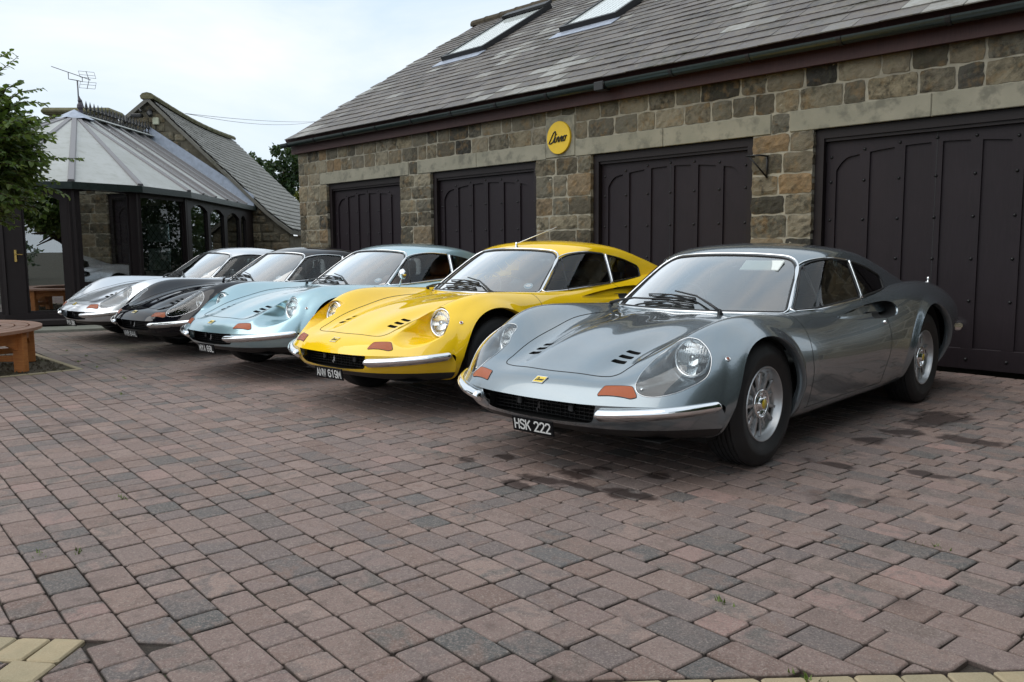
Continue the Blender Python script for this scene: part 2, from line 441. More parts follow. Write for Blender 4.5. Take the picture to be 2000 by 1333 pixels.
def tensor(net, nu, nv, tu=None, tv=None):
    A = np.asarray(net, float)
    if tu is None: tu = np.concatenate([[0], np.cumsum(np.linalg.norm(np.diff(A, axis=0), axis=2).mean(1))])
    if tv is None: tv = np.concatenate([[0], np.cumsum(np.linalg.norm(np.diff(A, axis=1), axis=2).mean(0))])
    u = np.linspace(0, tu[-1], nu); w = np.linspace(0, tv[-1], nv)
    B = cspline(tu, A, u); B = np.swapaxes(cspline(tv, np.swapaxes(B, 0, 1), w), 0, 1)
    return B
def flare(P):
    x, y, z = P[..., 0], P[..., 1], P[..., 2]
    for (cy, cz, R_), am in ((WF, .030), (WR, .024)):
        r = np.hypot(y - cy, z - cz)
        t = np.clip(1 - (r - R_) / .062, 0, 1.3)
        g = am * (.5 * t ** 1.1 + .5 * t * t * (3 - 2 * np.minimum(t, 1))) * (np.abs(x) > .6) * np.clip((z - .20) / .18, 0, 1) * np.clip((.83 - z) / .08, 0, 1) * (r < R_ + .12)
        g = g * np.clip((r - R_ + .06) / .03, 0, 1)
        P[..., 0] = x + np.sign(x) * g; x = P[..., 0]
    return P
BODY = grid_surf(flare(tensor(mirror_net(NET), 330, 290)))
# make sure normals point outwards
if BODY.N[np.argmax(BODY.V[:, 2])][2] < 0: BODY.N *= -1; BODY.F = [f[::-1] for f in BODY.F]
BODY_BVH = BODY.bvh()
# lower nose: from the bumper line down to the chin
row0 = [NET[0][k] for k in range(6)]
LN = [row0,
      [(0,-.884,.330), (.19,-.877,.331), (.37,-.853,.334), (.56,-.780,.340), (.71,-.66,.346), (.826,-.490,.352)],
      [(0,-.850,.275), (.19,-.843,.276), (.37,-.820,.280), (.55,-.750,.288), (.69,-.64,.295), (.812,-.478,.300)],
      [(0,-.790,.232), (.19,-.783,.233), (.36,-.765,.236), (.53,-.700,.241), (.66,-.60,.245), (.775,-.468,.245)],
      [(0,-.700,.210), (.19,-.695,.210), (.35,-.680,.212), (.50,-.630,.214), (.62,-.55,.216), (.700,-.460,.220)]]
NOSE = grid_surf(flare(tensor(mirror_net(LN), 70, 220)))
if NOSE.N[np.argmin(NOSE.V[:, 1])][1] > 0: NOSE.N *= -1; NOSE.F = [f[::-1] for f in NOSE.F]
NOSE_BVH = NOSE.bvh()

def cast(bvh, o, d):
    h = bvh.ray_cast(Vector(o), Vector(d).normalized())
    return (None, None) if h[0] is None else (np.array(h[0]), np.array(h[1]))
def on_top(pts, bvh=None, off=.0):
    out = []
    for x, y in pts:
        p, n = cast(bvh or BODY_BVH, (x, y, 2), (0, 0, -1))
        if p is not None: out.append(p + (n if n[2] > 0 else -n) * off)
    return out
def on_side(pts, sgn=1, bvh=None, off=.0):
    out = []
    for y, z in pts:
        p, n = cast(bvh or BODY_BVH, (2 * sgn, y, z), (-sgn, 0, 0))
        if p is not None: out.append(p + (n if n[0] * sgn > 0 else -n) * off)
    return out
def mirx(P): return [np.array([-p[0], p[1], p[2]]) for p in P]

# ---- greenhouse as a height field z(x,y)
PR_Y = [.0, .5, .93, 1.08, 1.30, 1.50, 1.70, 1.90, 2.10, 2.40, 2.70, 3.00, 3.30]
PR_Z = [.75, .95, 1.082, 1.108, 1.128, 1.128, 1.108, 1.064, 1.008, .922, .852, .802, .755]
XB_Y = [.0, .5, .70, 1.0, 1.35, 1.70, 2.0, 2.4, 2.8, 3.3]
XB_Z = [.62, .655, .678, .698, .703, .695, .672, .635, .60, .57]
def gh_z(x, y):
    ax = np.abs(x); pr = cspline(PR_Y, np.array(PR_Z)[:, None], y.ravel())[:, 0].reshape(y.shape)
    xb = cspline(XB_Y, np.array(XB_Z)[:, None], y.ravel())[:, 0].reshape(y.shape)
    zr = pr - .125 * ax ** 2 - .12 * ax ** 4
    belt = .745 + .045 * np.clip((y - .8) / 1.0, 0, 1.3)
    t = (xb - ax); zs = belt + 2.25 * t - 1.3 * np.maximum(t, 0) ** 2
    zw = .722 + .643 * (y - (.42 + .44 * ax ** 2 + .35 * ax ** 4)) - .08 * np.maximum(0, y - .5) ** 2
    k = 42.
    m = np.minimum(np.minimum(zr, zs), zw)
    return m - np.log(np.exp(-k * (zr - m)) + np.exp(-k * .55 * (zs - m)) + np.exp(-k * (zw - m))) / k
def greenhouse():
    s = np.linspace(-1, 1, 241); t = s * (1.6 - .6 * s * s)
    y = np.linspace(.30, 3.28, 230)
    T, Y = np.meshgrid(t, y); xb = cspline(XB_Y, np.array(XB_Z)[:, None], y)[:, 0][:, None] + .045
    X = T * xb; Z = gh_z(X, Y); e = 1e-4
    zx = (gh_z(X + e, Y) - gh_z(X - e, Y)) / (2 * e); zy = (gh_z(X, Y + e) - gh_z(X, Y - e)) / (2 * e)
    N = np.stack([-zx, -zy, np.ones_like(Z)], -1); N /= np.linalg.norm(N, axis=2, keepdims=True)
    P = np.stack([X, Y, Z], -1); nu, nv = P.shape[:2]; idx = np.arange(nu * nv).reshape(nu, nv)
    F = np.stack([idx[:-1, :-1], idx[:-1, 1:], idx[1:, 1:], idx[1:, :-1]], -1).reshape(-1, 4)
    return Surf(P.reshape(-1, 3), N.reshape(-1, 3), F.tolist())
GH = greenhouse(); GH_BVH = GH.bvh()

# ---- outlines
WS_POLY = rounded_poly([(-.582, .732), (-.462, 1.030), (-.25, 1.052), (0, 1.058), (.25, 1.052), (.462, 1.030), (.582, .732), (.3, .732), (-.3, .732)], [.02, .10, .2, .2, .2, .10, .02, .0, .0])
DOOR_WIN = rounded_poly([(.655, .742), (1.01, 1.010), (1.20, 1.036), (1.435, 1.014), (1.392, .784), (1.03, .764)], [.01, .13, .1, .02, .02, .1])
QTR_WIN = rounded_poly([(1.428, .790), (1.472, 1.006), (1.65, .975), (1.862, .905), (1.842, .822)], [.012, .015, .10, .03, .02])
HEAD_Q = smooth_closed([(-.1715, -.0908), (-.1638, -.0695), (-.148, -.0386), (-.1183, -.0028), (-.0749, .0425), (-.0293, .076), (.0116, .1116), (.0434, .1307), (.073, .1371), (.1117, .1292), (.1392, .1072), (.1599, .0788), (.1716, .0442), (.1698, .0002), (.1545, -.0418), (.1232, -.0702), (.0781, -.0944), (.0237, -.119), (-.0266, -.1342), (-.0771, -.1434), (-.1233, -.1427), (-.1537, -.1317), (-.1693, -.1142)], 92)
HEAD_P = np.array([.6, -.56, .56]); HEAD_D = np.array([.5343, -.8334, .1411]); HEAD_E1 = np.array([.8418, .5397, 0]); HEAD_E2 = np.array([-.0762, .1188, .99])
def head_sd(V, s, HQ):
    Q = V * [s, 1, 1] - HEAD_P
    d = sdpoly(np.stack([Q @ HEAD_E1, Q @ HEAD_E2], 1), HQ)
    return np.where((V[:, 0] * s > .3) & (V[:, 1] < np.where(V[:, 0] * s > .53, -.15, -.34)) & (V[:, 2] > .38), d, .5)
VENTS = [[(.237, -.567), (.242, -.536), (.314, -.528), (.320, -.563)], [(.242, -.511), (.247, -.480), (.316, -.471), (.319, -.503)], [(.245, -.452), (.250, -.423), (.318, -.413), (.320, -.445)]]
INDIC = rounded_poly([(.360, -.834), (.372, -.785), (.498, -.744), (.541, -.767), (.516, -.786)], [.006, .007, .007, .007, .006])
SCOOP = smooth_closed([(.93, .692), (1.08, .716), (1.36, .744), (1.59, .756), (1.70, .748), (1.738, .718), (1.728, .686), (1.68, .664), (1.56, .656), (1.40, .660), (1.22, .664), (1.05, .674)], 84)

def cut_band(V, pts2, ax, cond):
    d = sdpoly(V[:, ax], pts2); return np.where(cond, d, .5)

body = BODY
for (cy, cz, r_) in (WF, WR):
    V = body.V; body, _ = body.cut(np.where((np.abs(V[:, 0]) > .44) & (V[:, 2] < np.where(np.abs(V[:, 0]) > .66, .80, .42)), np.hypot(V[:, 1] - cy, V[:, 2] - cz) - r_, .5))
V = body.V; body, _ = body.cut(np.where(V[:, 2] > .55, sdpoly(V[:, :2], rounded_poly([(-.60, .60), (.60, .60), (.63, 1.0), (.63, 1.62), (-.63, 1.62), (-.63, 1.0)], .05)), .5))
def refine(S, mask, k=4):
    """split the quads under mask into k x k"""
    V = list(S.V); N = list(S.N); F = []; ml = mask.tolist()
    for f in S.F:
        if len(f) != 4 or not all(ml[i] for i in f): F.append(f); continue
        a, b, c, d = (S.V[i] for i in f); na, nb, nc, nd = (S.N[i] for i in f); base = len(V)
        for i in range(k + 1):
            u = i / k
            for j in range(k + 1):
                w = j / k; V.append((a * (1 - u) + b * u) * (1 - w) + (d * (1 - u) + c * u) * w); n = (na * (1 - u) + nb * u) * (1 - w) + (nd * (1 - u) + nc * u) * w; N.append(n / np.linalg.norm(n))
        for i in range(k):
            for j in range(k):
                q = base + i * (k + 1) + j; F.append((q, q + k + 1, q + k + 2, q + 1))
    return Surf(np.array(V), np.array(N), F).compact()
V = body.V; ax_ = np.abs(V[:, 0])
body = refine(body, (V[:, 2] > .38) & (((V[:, 1] > -.60) & (V[:, 1] < -.39) & (ax_ > .21) & (ax_ < .35)) | ((V[:, 1] > -.87) & (V[:, 1] < -.71) & (ax_ > .32) & (ax_ < .58))), 4)
covers, amb = [], []
for s in (1, -1):
    V = body.V; body, c = body.cut(np.where((V[:, 2] > .395) & (V[:, 1] < -.6), sdpoly(V[:, :2] * [s, 1], INDIC), .5)); amb.append(c)
    for v in VENTS:
        V = body.V; body, c = body.cut(np.where(V[:, 2] > .4, sdpoly(V[:, :2] * [s, 1], rounded_poly(v, .008, 4)), .5))
    V = body.V; body, c = body.cut(np.where(V[:, 0] * s > .6, sdpoly(V[:, 1:], SCOOP), .5))
HEAD_Q2 = []
for p_ in HEAD_Q:
    k_ = max(0., -p_[0] / .17); HEAD_Q2.append(p_ + np.array([-.030 * k_ * (1 if p_[1] > -.12 else .6), .012 if p_[1] > 0 else -.004]))
HEAD_Q2 = smooth_closed(np.array(HEAD_Q2)[::4], 92)
body_open = body; 
for s in (1, -1):
    body, c = body.cut(head_sd(body.V, s, HEAD_Q)); covers.append(c)
    body_open, c = body_open.cut(head_sd(body_open.V, s, HEAD_Q2))
MOUTH = rounded_poly([(-.375, .388), (.375, .388), (.345, .296), (.15, .281), (-.15, .281), (-.345, .296)], [.01, .01, .035, .1, .1, .035])
nose, _ = NOSE.cut(np.where(NOSE.V[:, 1] < -.70, sdpoly(NOSE.V[:, [0, 2]], MOUTH), .5))
nose_top, nose_low = nose.cut(nose.V[:, 2] - (.262 + .02 * np.abs(nose.V[:, 0])))

roof = GH
roof, _ = roof.cut(roof.V[:, 2] - .685)
V = roof.V; roof, wind = roof.cut(np.where(V[:, 1] < 1.05, sdpoly(V[:, [0, 2]], WS_POLY), .5))
sidewin = []
for s in (1, -1):
    for poly in (DOOR_WIN, QTR_WIN):
        V = roof.V; roof, c = roof.cut(np.where(V[:, 0] * s > .3, sdpoly(V[:, 1:], poly), .5)); sidewin.append(c)
V = roof.V; roof, _ = roof.cut(sdpoly(V[:, :2], rounded_poly([(-.47, 1.70), (.47, 1.70), (.40, 2.5), (.34, 3.4), (-.34, 3.4), (-.40, 2.5)], [.08, .08, .3, .02, .02, .3])))

# ---- wheel arch lips, scoops and headlamp bowls join the body mesh (same paint)
def strip(bm_list, loopA, loopB, flip=False):
    pass
EX = MB()
def arch_lip(cy, cz, r_, s):
    A, B, C_ = [], [], []
    for a in np.linspace(math.radians(-22), math.radians(202), 90):
        y, z = cy + r_ * math.cos(a), cz + r_ * math.sin(a)
        q = on_side([(cy + (r_ + .002) * math.cos(a), cz + (r_ + .002) * math.sin(a))], s)
        if not q: continue
        x = q[0][0]
        A.append((x, y, z)); B.append((x - s * .008, cy + (r_ - .006) * math.cos(a), cz + (r_ - .006) * math.sin(a))); C_.append((x - s * .05, cy + (r_ - .004) * math.cos(a), cz + (r_ - .004) * math.sin(a)))
    n = len(A); V = A + B + C_; F = []
    for k in range(2):
        for i in range(n - 1):
            f = (k * n + i, k * n + i + 1, (k + 1) * n + i + 1, (k + 1) * n + i); F.append(f if s < 0 else f[::-1])
    EX.add(V, F)
for s in (1, -1):
    arch_lip(*WF, s); arch_lip(*WR, s)

def bowl(outer, inner, ctrl, ns=12):
    """quadratic surface from loop outer to loop inner with control loop"""
    O, I, K = map(np.asarray, (outer, inner, ctrl)); t = np.linspace(0, 1, ns)[:, None, None]
    P = (1 - t) ** 2 * O + 2 * t * (1 - t) * K + t * t * I
    n = len(O); V = P.reshape(-1, 3); F = []
    for i in range(ns - 1):
        for k in range(n): F.append((i * n + k, i * n + (k + 1) % n, (i + 1) * n + (k + 1) % n, (i + 1) * n + k))
    return V, F
LAMP_AX = np.array([.06, -.985, .16]); LAMP_AX /= np.linalg.norm(LAMP_AX)
def lamp_basis(s):
    d = LAMP_AX * [s, 1, 1]; ex = np.cross([0, 0, 1], d); ex /= np.linalg.norm(ex); ez = np.cross(d, ex); return d, ex, ez
def head_bowl(HQ, soft):
    BW = MB(); loops = {}
    for s in (1, -1):
        loop = []
        for a, b in resample(HQ, .010):
            o = HEAD_P + HEAD_E1 * a + HEAD_E2 * b + HEAD_D * .6
            p, n = cast(BODY_BVH, o * [s, 1, 1], -HEAD_D * [s, 1, 1])
            if p is not None: loop.append((p, n * (1 if np.dot(n, HEAD_D * [s, 1, 1]) > 0 else -1)))
        loops[s] = loop
        d, ex, ez = lamp_basis(s); c = HL_C * [s, 1, 1]
        O = np.array([q[0] for q in loop]); Nn = np.array([q[1] for q in loop])
        ang = np.arctan2((O - c) @ ez, (O - c) @ ex)
        I = c + (HL_R + .010) * (np.cos(ang)[:, None] * ex + np.sin(ang)[:, None] * ez) - d * .012
        L = np.linalg.norm(I - O, axis=1)[:, None]
        # the wall leaves the skin tangentially (soft) or straight inwards, then runs back to the lamp
        tng = (I - O) - Nn * np.sum((I - O) * Nn, 1)[:, None]; tng /= np.maximum(np.linalg.norm(tng, axis=1, keepdims=True), 1e-6)
        K1 = O + tng * (.10 + .22 * soft) * L - Nn * np.minimum(.05, L * .22) * (1 - soft)
        K2 = O + (I - O) * .62 - Nn * np.minimum(.05, L * .26)
        t = np.linspace(0, 1, 16)[:, None, None]
        P = (1 - t) ** 3 * O + 3 * t * (1 - t) ** 2 * K1 + 3 * t * t * (1 - t) * K2 + t ** 3 * I
        n = len(O); BW.add(P.reshape(-1, 3), [(i * n + k, i * n + (k + 1) % n, (i + 1) * n + (k + 1) % n, (i + 1) * n + k) for i in range(15) for k in range(n)])
    return BW, loops
BOWL, HEAD_LOOP = head_bowl(HEAD_Q, 0.)
BOWL_OPEN, _ = head_bowl(HEAD_Q2, 1.)
SCOOP_VOID = MB()
def scoop_bowl(s):
    pts = resample(SCOOP, .014); O = np.array(on_side(pts, s)); n = len(O)
    if n != len(pts): return
    yy = O[:, 1]; t = np.clip((yy - .93) / .81, 0, 1); cz = .706
    dep = .004 + .030 * np.minimum(t / .70, 1) ** 1.5 + .15 * np.clip((t - .68) / .2, 0, 1) ** 1.3
    I = O.copy(); I[:, 0] -= s * dep; I[:, 2] = cz + (O[:, 2] - cz) * .25; I[:, 1] = yy + .02 * t - .03 * np.clip((t - .9) / .1, 0, 1)
    K1 = O.copy(); K1[:, 2] = cz + (O[:, 2] - cz) * .94; K1[:, 0] -= s * dep * .18
    K2 = O.copy(); K2[:, 0] -= s * dep * .9; K2[:, 2] = cz + (O[:, 2] - cz) * .80
    tt = np.linspace(0, 1, 12)[:, None, None]
    P = (1 - tt) ** 3 * O + 3 * tt * (1 - tt) ** 2 * K1 + 3 * tt * tt * (1 - tt) * K2 + tt ** 3 * I
    A, B = [], []
    for i in range(11):
        for k in range(n):
            f = (i * n + k, i * n + (k + 1) % n, (i + 1) * n + (k + 1) % n, (i + 1) * n + k)
            (B if i >= 1 and t[k] > .56 else A).append(f if s > 0 else f[::-1])
    V = P.reshape(-1, 3); EX.add(V, A)
    nv = len(V); V2 = np.vstack([V, I.mean(0) - [s * .1, 0, 0]]); B += [(11 * n + k, 11 * n + (k + 1) % n, nv) for k in range(n) if t[k] > .56]
    u = sorted({i for f in B for i in f}); mp = {v_: q for q, v_ in enumerate(u)}
    return MB().add(V2[u], [tuple(mp[i] for i in f) for f in B])
SCOOP_IN = {s: scoop_bowl(s) for s in (1, -1)}
# ================================================================== car: mesh data for every part
CM = {}
def cat_surf(*ss):
    V = []; N = []; F = []; n = 0
    for s in ss:
        V.append(s.V); N.append(s.N); F += [tuple(i + n for i in f) for f in s.F]; n += len(s.V)
    return Surf(np.concatenate(V), np.concatenate(N), F)
def mb_surf(mb):
    me = mb.mesh('tmp', True); bm = bmesh.new(); bm.from_mesh(me); bmesh.ops.recalc_face_normals(bm, faces=bm.faces); bm.normal_update()
    V = np.array([v.co[:] for v in bm.verts]); N = np.array([v.normal[:] for v in bm.verts]); F = [tuple(v.index for v in f.verts) for f in bm.faces]
    bm.free(); bpy.data.meshes.remove(me); return Surf(V, N, F)
# rear skirt of the buttresses and tail panel
tail = MB()
te = [NET[-1][k] for k in range(10)]; ring = [np.array(p) for p in te[::1]]; ring = [np.array([-p[0], p[1], p[2]]) for p in ring[:0:-1]] + ring
ringB = [p * [.97, 1, 1] + [0, .012, 0] for p in ring]
ctr = np.array([0, 3.30, .5]); n_ = len(ring)
Vt = ring + [ctr + (p - ctr) * [.9, .9, .9] for p in ring] + [np.array([0, 3.29, .5])]
tail.add(Vt, [(i, i + 1, n_ + i + 1, n_ + i) for i in range(n_ - 1)] + [(n_ + i, n_ + i + 1, 2 * n_) for i in range(n_ - 1)])
bd = roof.boundary(); sk = MB(); Vs = []; Fs = []
for i, j in bd.items():
    a, b = roof.V[i], roof.V[j]
    if a[1] > 1.60 and abs(a[0]) < .50 and abs(b[0]) < .5 and a[2] > .72:
        k = len(Vs); Vs += [a, b, np.array([b[0] * .985, b[1], .70]), np.array([a[0] * .985, a[1], .70])]; Fs.append((k, k + 1, k + 2, k + 3))
sk.add(Vs, Fs)
CM['body'] = cat_surf(body, nose_top, mb_surf(EX), mb_surf(tail), mb_surf(BOWL)).mesh('body')
CM['body_open'] = cat_surf(body_open, nose_top, mb_surf(EX), mb_surf(tail), mb_surf(BOWL_OPEN)).mesh('body')
CM['roof'] = cat_surf(roof, mb_surf(sk)).mesh('roof')
CM['chin'] = nose_low.mesh('chin')
CM['windscreen'] = wind.mesh('windscreen')
for k, c in zip(('door_window', 'quarter_window', 'door_window_r', 'quarter_window_r'), sidewin): CM[k] = c.mesh(k)
for s, c in zip((1, -1), covers): CM['cover', s] = c.mesh('headlight_cover', .001)
for s, c in zip((1, -1), amb):
    CM['amber', s] = c.mesh('indicator', .003)
    m = MB(); m.tube(on_top([(s * x, y) for x, y in resample(INDIC, .008)], off=.001), .0026, 6, True); CM['amber_rim', s] = m.mesh('indicator_rim', True)
m = MB(); m.tube([q[0] + q[1] * .001 for q in HEAD_LOOP[1]], .0017, 6, True); CM['cover_rim', 1] = m.mesh('cover_rim', True)
m = MB(); m.tube([q[0] + q[1] * .001 for q in HEAD_LOOP[-1]], .0017, 6, True); CM['cover_rim', -1] = m.mesh('cover_rim', True)
# screws of the covers
for s in (1, -1):
    m = MB()
    for a, b in ((-.142, -.112), (.128, .088)):
        o = HEAD_P + HEAD_E1 * a + HEAD_E2 * b + HEAD_D * .6; p, n = cast(BODY_BVH, o * [s, 1, 1], -HEAD_D * [s, 1, 1])
        if p is None: continue
        n = n if np.dot(n, HEAD_D * [s, 1, 1]) > 0 else -n
        m.tube([p, p + n * .006], .0065, 10)
    CM['cover_screw', s] = m.mesh('cover_screw', True)
# black wells, floor, mouth, vents
m = MB()
for (cy, cz, r_) in (WF, WR):
    for s in (1, -1):
        n = 28; V = []; F = []
        for k in range(n + 1):
            a = math.radians(-3 + 186 * k / n)
            for x in (.62, .775): V.append((s * x, cy + (r_ + .012) * math.cos(a), cz + (r_ + .012) * math.sin(a)))
        for k in range(n): F.append((2 * k, 2 * k + 1, 2 * k + 3, 2 * k + 2))
        V.append((s * .62, cy, cz)); c = len(V) - 1
        for k in range(n): F.append((2 * k, 2 * k + 2, c))
        m.add(V, F)
m.box((-.68, -.40, .175), (.68, 3.0, .20)); m.box((-.60, -.66, .205), (.60, -.40, .212))
CM['underbody'] = m.mesh('underbody')
m = MB()
m.box((-.40, -.80, .262), (.40, -.60, .268)); m.box((-.40, -.66, .262), (.40, -.655, .40))
for s in (1, -1): m.box((s * .385 - .005, -.79, .262), (s * .385 + .005, -.60, .40))
CM['grille_box'] = m.mesh('grille_box')
m = MB()
for k in range(5): m.box((-.36, -.780, .290 + .018 * k), (.36, -.765, .293 + .018 * k))
for k in range(25):
    x = -.36 + .03 * k; m.box((x, -.778, .284), (x + .002, -.768, .380))
CM['grille'] = m.mesh('grille')
m = MB()   # galloping-animal grille emblem and two mounting brackets
hp = [(0, 0), (.008, .012), (.016, .016), (.014, .028), (.020, .040), (.028, .044), (.024, .032), (.030, .026), (.026, .012), (.030, .002), (.024, .004), (.018, .010), (.012, .004), (.014, -.010), (.008, -.006)]
V = [(x - .015, -.842, .318 + z) for x, z in hp] + [(x - .015, -.838, .318 + z) for x, z in hp]; n = len(hp)
m.add(V, [tuple(range(n))[::-1], tuple(range(n, 2 * n))] + [(i, (i + 1) % n, n + (i + 1) % n, n + i) for i in range(n)])
CM['grille_emblem'] = m.mesh('grille_emblem')
m = MB()
for s in (1, -1): m.box((s * .17 - .014, -.800, .322), (s * .17 + .014, -.785, .358), bev=.004)
CM['grille_bracket'] = m.mesh('grille_bracket')
for s in (1, -1):
    for vi, v in enumerate(VENTS):
        P = on_top([(s * x, y) for x, y in v]); c = np.mean(P, 0)
        A = [p + (p - c) * .06 + np.array([0, 0, -.003]) for p in P]; B = [p + np.array([0, .01, -.035]) for p in A]
        CM['vent', s, vi] = MB().add(A + B, [(0, 1, 5, 4), (1, 2, 6, 5), (2, 3, 7, 6), (3, 0, 4, 7), (4, 5, 6, 7)]).mesh('bonnet_vent')
for s in (1, -1): CM['scoop_void', s] = SCOOP_IN[s].mesh('scoop_void', True)
# thin shut lines
def line_tube(mb, P, r=.0022): mb.tube(P, r, 5)
m = MB()
hl = [(0, -.742), (.18, -.732), (.315, -.712), (.352, -.698), (.372, -.670), (.380, -.62), (.392, -.55), (.412, -.40), (.437, -.232), (.465, -.10), (.492, .02), (.51, .15), (.515, .30), (.50, .39)]
hl = [(-x, y) for x, y in hl[:0:-1]] + hl
hp2 = cspline(np.arange(len(hl)), np.array(hl), np.linspace(0, len(hl) - 1, 160)); line_tube(m, on_top(hp2, off=-.0002), .0027)
for s in (1, -1):
    dl = [(.395, .742), (.410, .725), (.414, .689), (.412, .627), (.422, .54), (.440, .47), (.462, .40), (.475, .32), (.478, .24)]
    dl = cspline(np.arange(len(dl)), np.array(dl), np.linspace(0, len(dl) - 1, 60)); line_tube(m, on_side(dl, s, off=-.0012), .0026)
    dl = [(1.395, .782), (1.41, .765), (1.43, .752)]; line_tube(m, on_side(dl, s, off=-.0012), .0026)
    dl = [(1.535, .660), (1.553, .61), (1.570, .55), (1.580, .48), (1.575, .40), (1.565, .32), (1.555, .24)]
    dl = cspline(np.arange(len(dl)), np.array(dl), np.linspace(0, len(dl) - 1, 50)); line_tube(m, on_side(dl, s, off=-.0012), .0026)
    line_tube(m, on_side([(y, .238) for y in np.linspace(.45, 1.55, 30)], s, off=-.001), .0022)
CM['shut_line'] = m.mesh('shut_line', True)
# chrome trims
def ws_pts(poly, off=.004):
    out = []
    for x, z in poly:
        p, n = cast(GH_BVH, (x, -1, z), (0, 1, 0))
        if p is not None: out.append(p + (n if n[1] < 0 else -n) * off)
    return out
def poly_off(poly, d):
    P = np.asarray(poly); t = np.roll(P, -1, 0) - np.roll(P, 1, 0); t /= np.maximum(np.linalg.norm(t, axis=1, keepdims=True), 1e-9)
    nrm = np.stack([t[:, 1], -t[:, 0]], 1); ar = np.sum(P[:, 0] * np.roll(P[:, 1], -1) - np.roll(P[:, 0], -1) * P[:, 1])
    return P + nrm * d * (1 if ar > 0 else -1)
wsr = resample(WS_POLY, .012)
m = MB(); m.tube(ws_pts(poly_off(wsr, .006), .003), .0085, 8, True); CM['windscreen_trim'] = m.mesh('windscreen_trim', True)
m = MB(); m.tube(ws_pts(poly_off(wsr, -.004), .002), .0065, 6, True); CM['windscreen_seal'] = m.mesh('windscreen_seal', True)
for s, sfx in ((1, 1), (-1, -1)):
    m = MB(); k = MB()
    d1 = on_side(poly_off(resample(DOOR_WIN, .012), .004), s, GH_BVH, .003); m.tube(d1, .0062, 7, True)
    m.tube(on_side([(y, .0) for y in []], s, GH_BVH), .01) if 0 else None
    bp = on_side([(1.411 + (1.455 - 1.411) * t, .785 + (1.012 - .785) * t) for t in np.linspace(-.02, 1, 14)], s, GH_BVH, .004); m.tube(bp, .0085, 7)
    a = [(.66 + (1.035 - .66) * t, .742 + (1.035 - .742) * t) for t in np.linspace(0, 1, 16)]; 
    CM['side_trim', sfx] = m.mesh('window_trim', True)
    k.tube(on_side(poly_off(resample(DOOR_WIN, .012), -.004), s, GH_BVH, .002), .006, 6, True)
    k.tube(on_side(poly_off(resample(QTR_WIN, .010), .001), s, GH_BVH, .002), .007, 6, True)
    k.tube(on_side([(.995, .985), (.845, .750)], s, GH_BVH, .004), .007, 6)
    CM['side_seal', sfx] = k.mesh('window_seal', True)
# bumpers: two blades each on a curved path
def bumper(x_in, s):
    pts = np.array([NET[0][k] for k in range(6)]); tt = np.concatenate([[0], np.cumsum(np.linalg.norm(np.diff(pts, axis=0), axis=1))])
    P = cspline(tt, pts, np.linspace(0, tt[-1] * 1.0, 400)); i0 = np.argmin(np.abs(P[:, 0] - x_in)); P = P[i0:]
    P = P[np.linspace(0, len(P) - 1, 56).astype(int)]; n = len(P)
    t = np.gradient(P, axis=0); t[:, 2] = 0; t /= np.linalg.norm(t, axis=1, keepdims=True); o = np.stack([t[:, 1], -t[:, 0], 0 * t[:, 0]], 1)
    u = np.linspace(0, 1, n); cz = .342 + .048 * u ** 1.2; hh = .0305 - .002 * u; dp = .038 - .010 * u
    endr = np.minimum(1, np.sqrt(np.clip(1 - np.clip((.035 - u) / .035, 0, 1) ** 2, .0, 1)) * 1.0)
    end2 = np.sqrt(np.clip(1 - np.clip((u - .965) / .035, 0, 1) ** 2, .02, 1)); sc = np.maximum(.25, endr) * np.maximum(.15, end2)
    V = []; F = []; K = 16
    for i in range(n):
        for k in range(K):
            a = 2 * math.pi * k / K; c, d = math.cos(a), math.sin(a)
            c2 = c; d2 = math.copysign(abs(d) ** .9, d)
            # slight crease below the middle of the blade
            out = (.008 + dp[i] * max(c2, -.35)) * (1 - .85 * max(0, -d2) ** 1.25)
            p = P[i] + o[i] * out * (0.6 + .4 * sc[i]); z = cz[i] + hh[i] * sc[i] * d2
            V.append((s * p[0], p[1], z))
    for i in range(n - 1):
        for k in range(K):
            f = (i * K + k, i * K + (k + 1) % K, (i + 1) * K + (k + 1) % K, (i + 1) * K + k); F.append(f if s > 0 else f[::-1])
    F.append(tuple(range(K))); F.append(tuple((n - 1) * K + k for k in range(K)))
    m = MB().add(V, F); sf = mb_surf(m); return sf.mesh('bumper')
for s in (1, -1):
    CM['bumper', s] = bumper(.375, s); CM['bumper_long', s] = bumper(.305, s)
# rear bumper tips
for s in (1, -1):
    m = MB(); pts = [(s * .80, 2.86, .50), (s * .815, 3.0, .50), (s * .80, 3.15, .50), (s * .74, 3.30, .50), (s * .60, 3.385, .50), (s * .35, 3.40, .50)]
    P = cspline(np.arange(6), np.array(pts), np.linspace(0, 5, 40)); m.tube(P, [.02 + .02 * min(1, 6 * t) for t in np.linspace(0, 1, 40)], 10); CM['rear_bumper', s] = m.mesh('rear_bumper', True)
# headlamps
m = MB(); 
prof = [(-.012 - .055 * (1 - (r / .084) ** 2), r) for r in np.linspace(.084, .006, 12)]
m.lathe([(-h, r) for h, r in prof], 32, 'y'); CM['reflector'] = shade_auto(m.mesh('reflector', True), 80)
m = MB(); m.lathe([(-.020 + .022 * (r / .085) ** 2, r) for r in np.linspace(.085, .001, 14)], 40, 'y', cap=False); CM['lens'] = m.mesh('lens', True)
m = MB(); m.lathe([(.012, .086), (-.004, .085), (-.009, .089), (-.006, .096), (.004, .099), (.016, .098)], 40, 'y'); CM['lamp_ring'] = m.mesh('lamp_ring', True)
m = MB(); m.lathe([(.0, .0), (.0, .016), (.03, .012), (.035, .0)], 14, 'y'); CM['bulb'] = m.mesh('bulb', True)
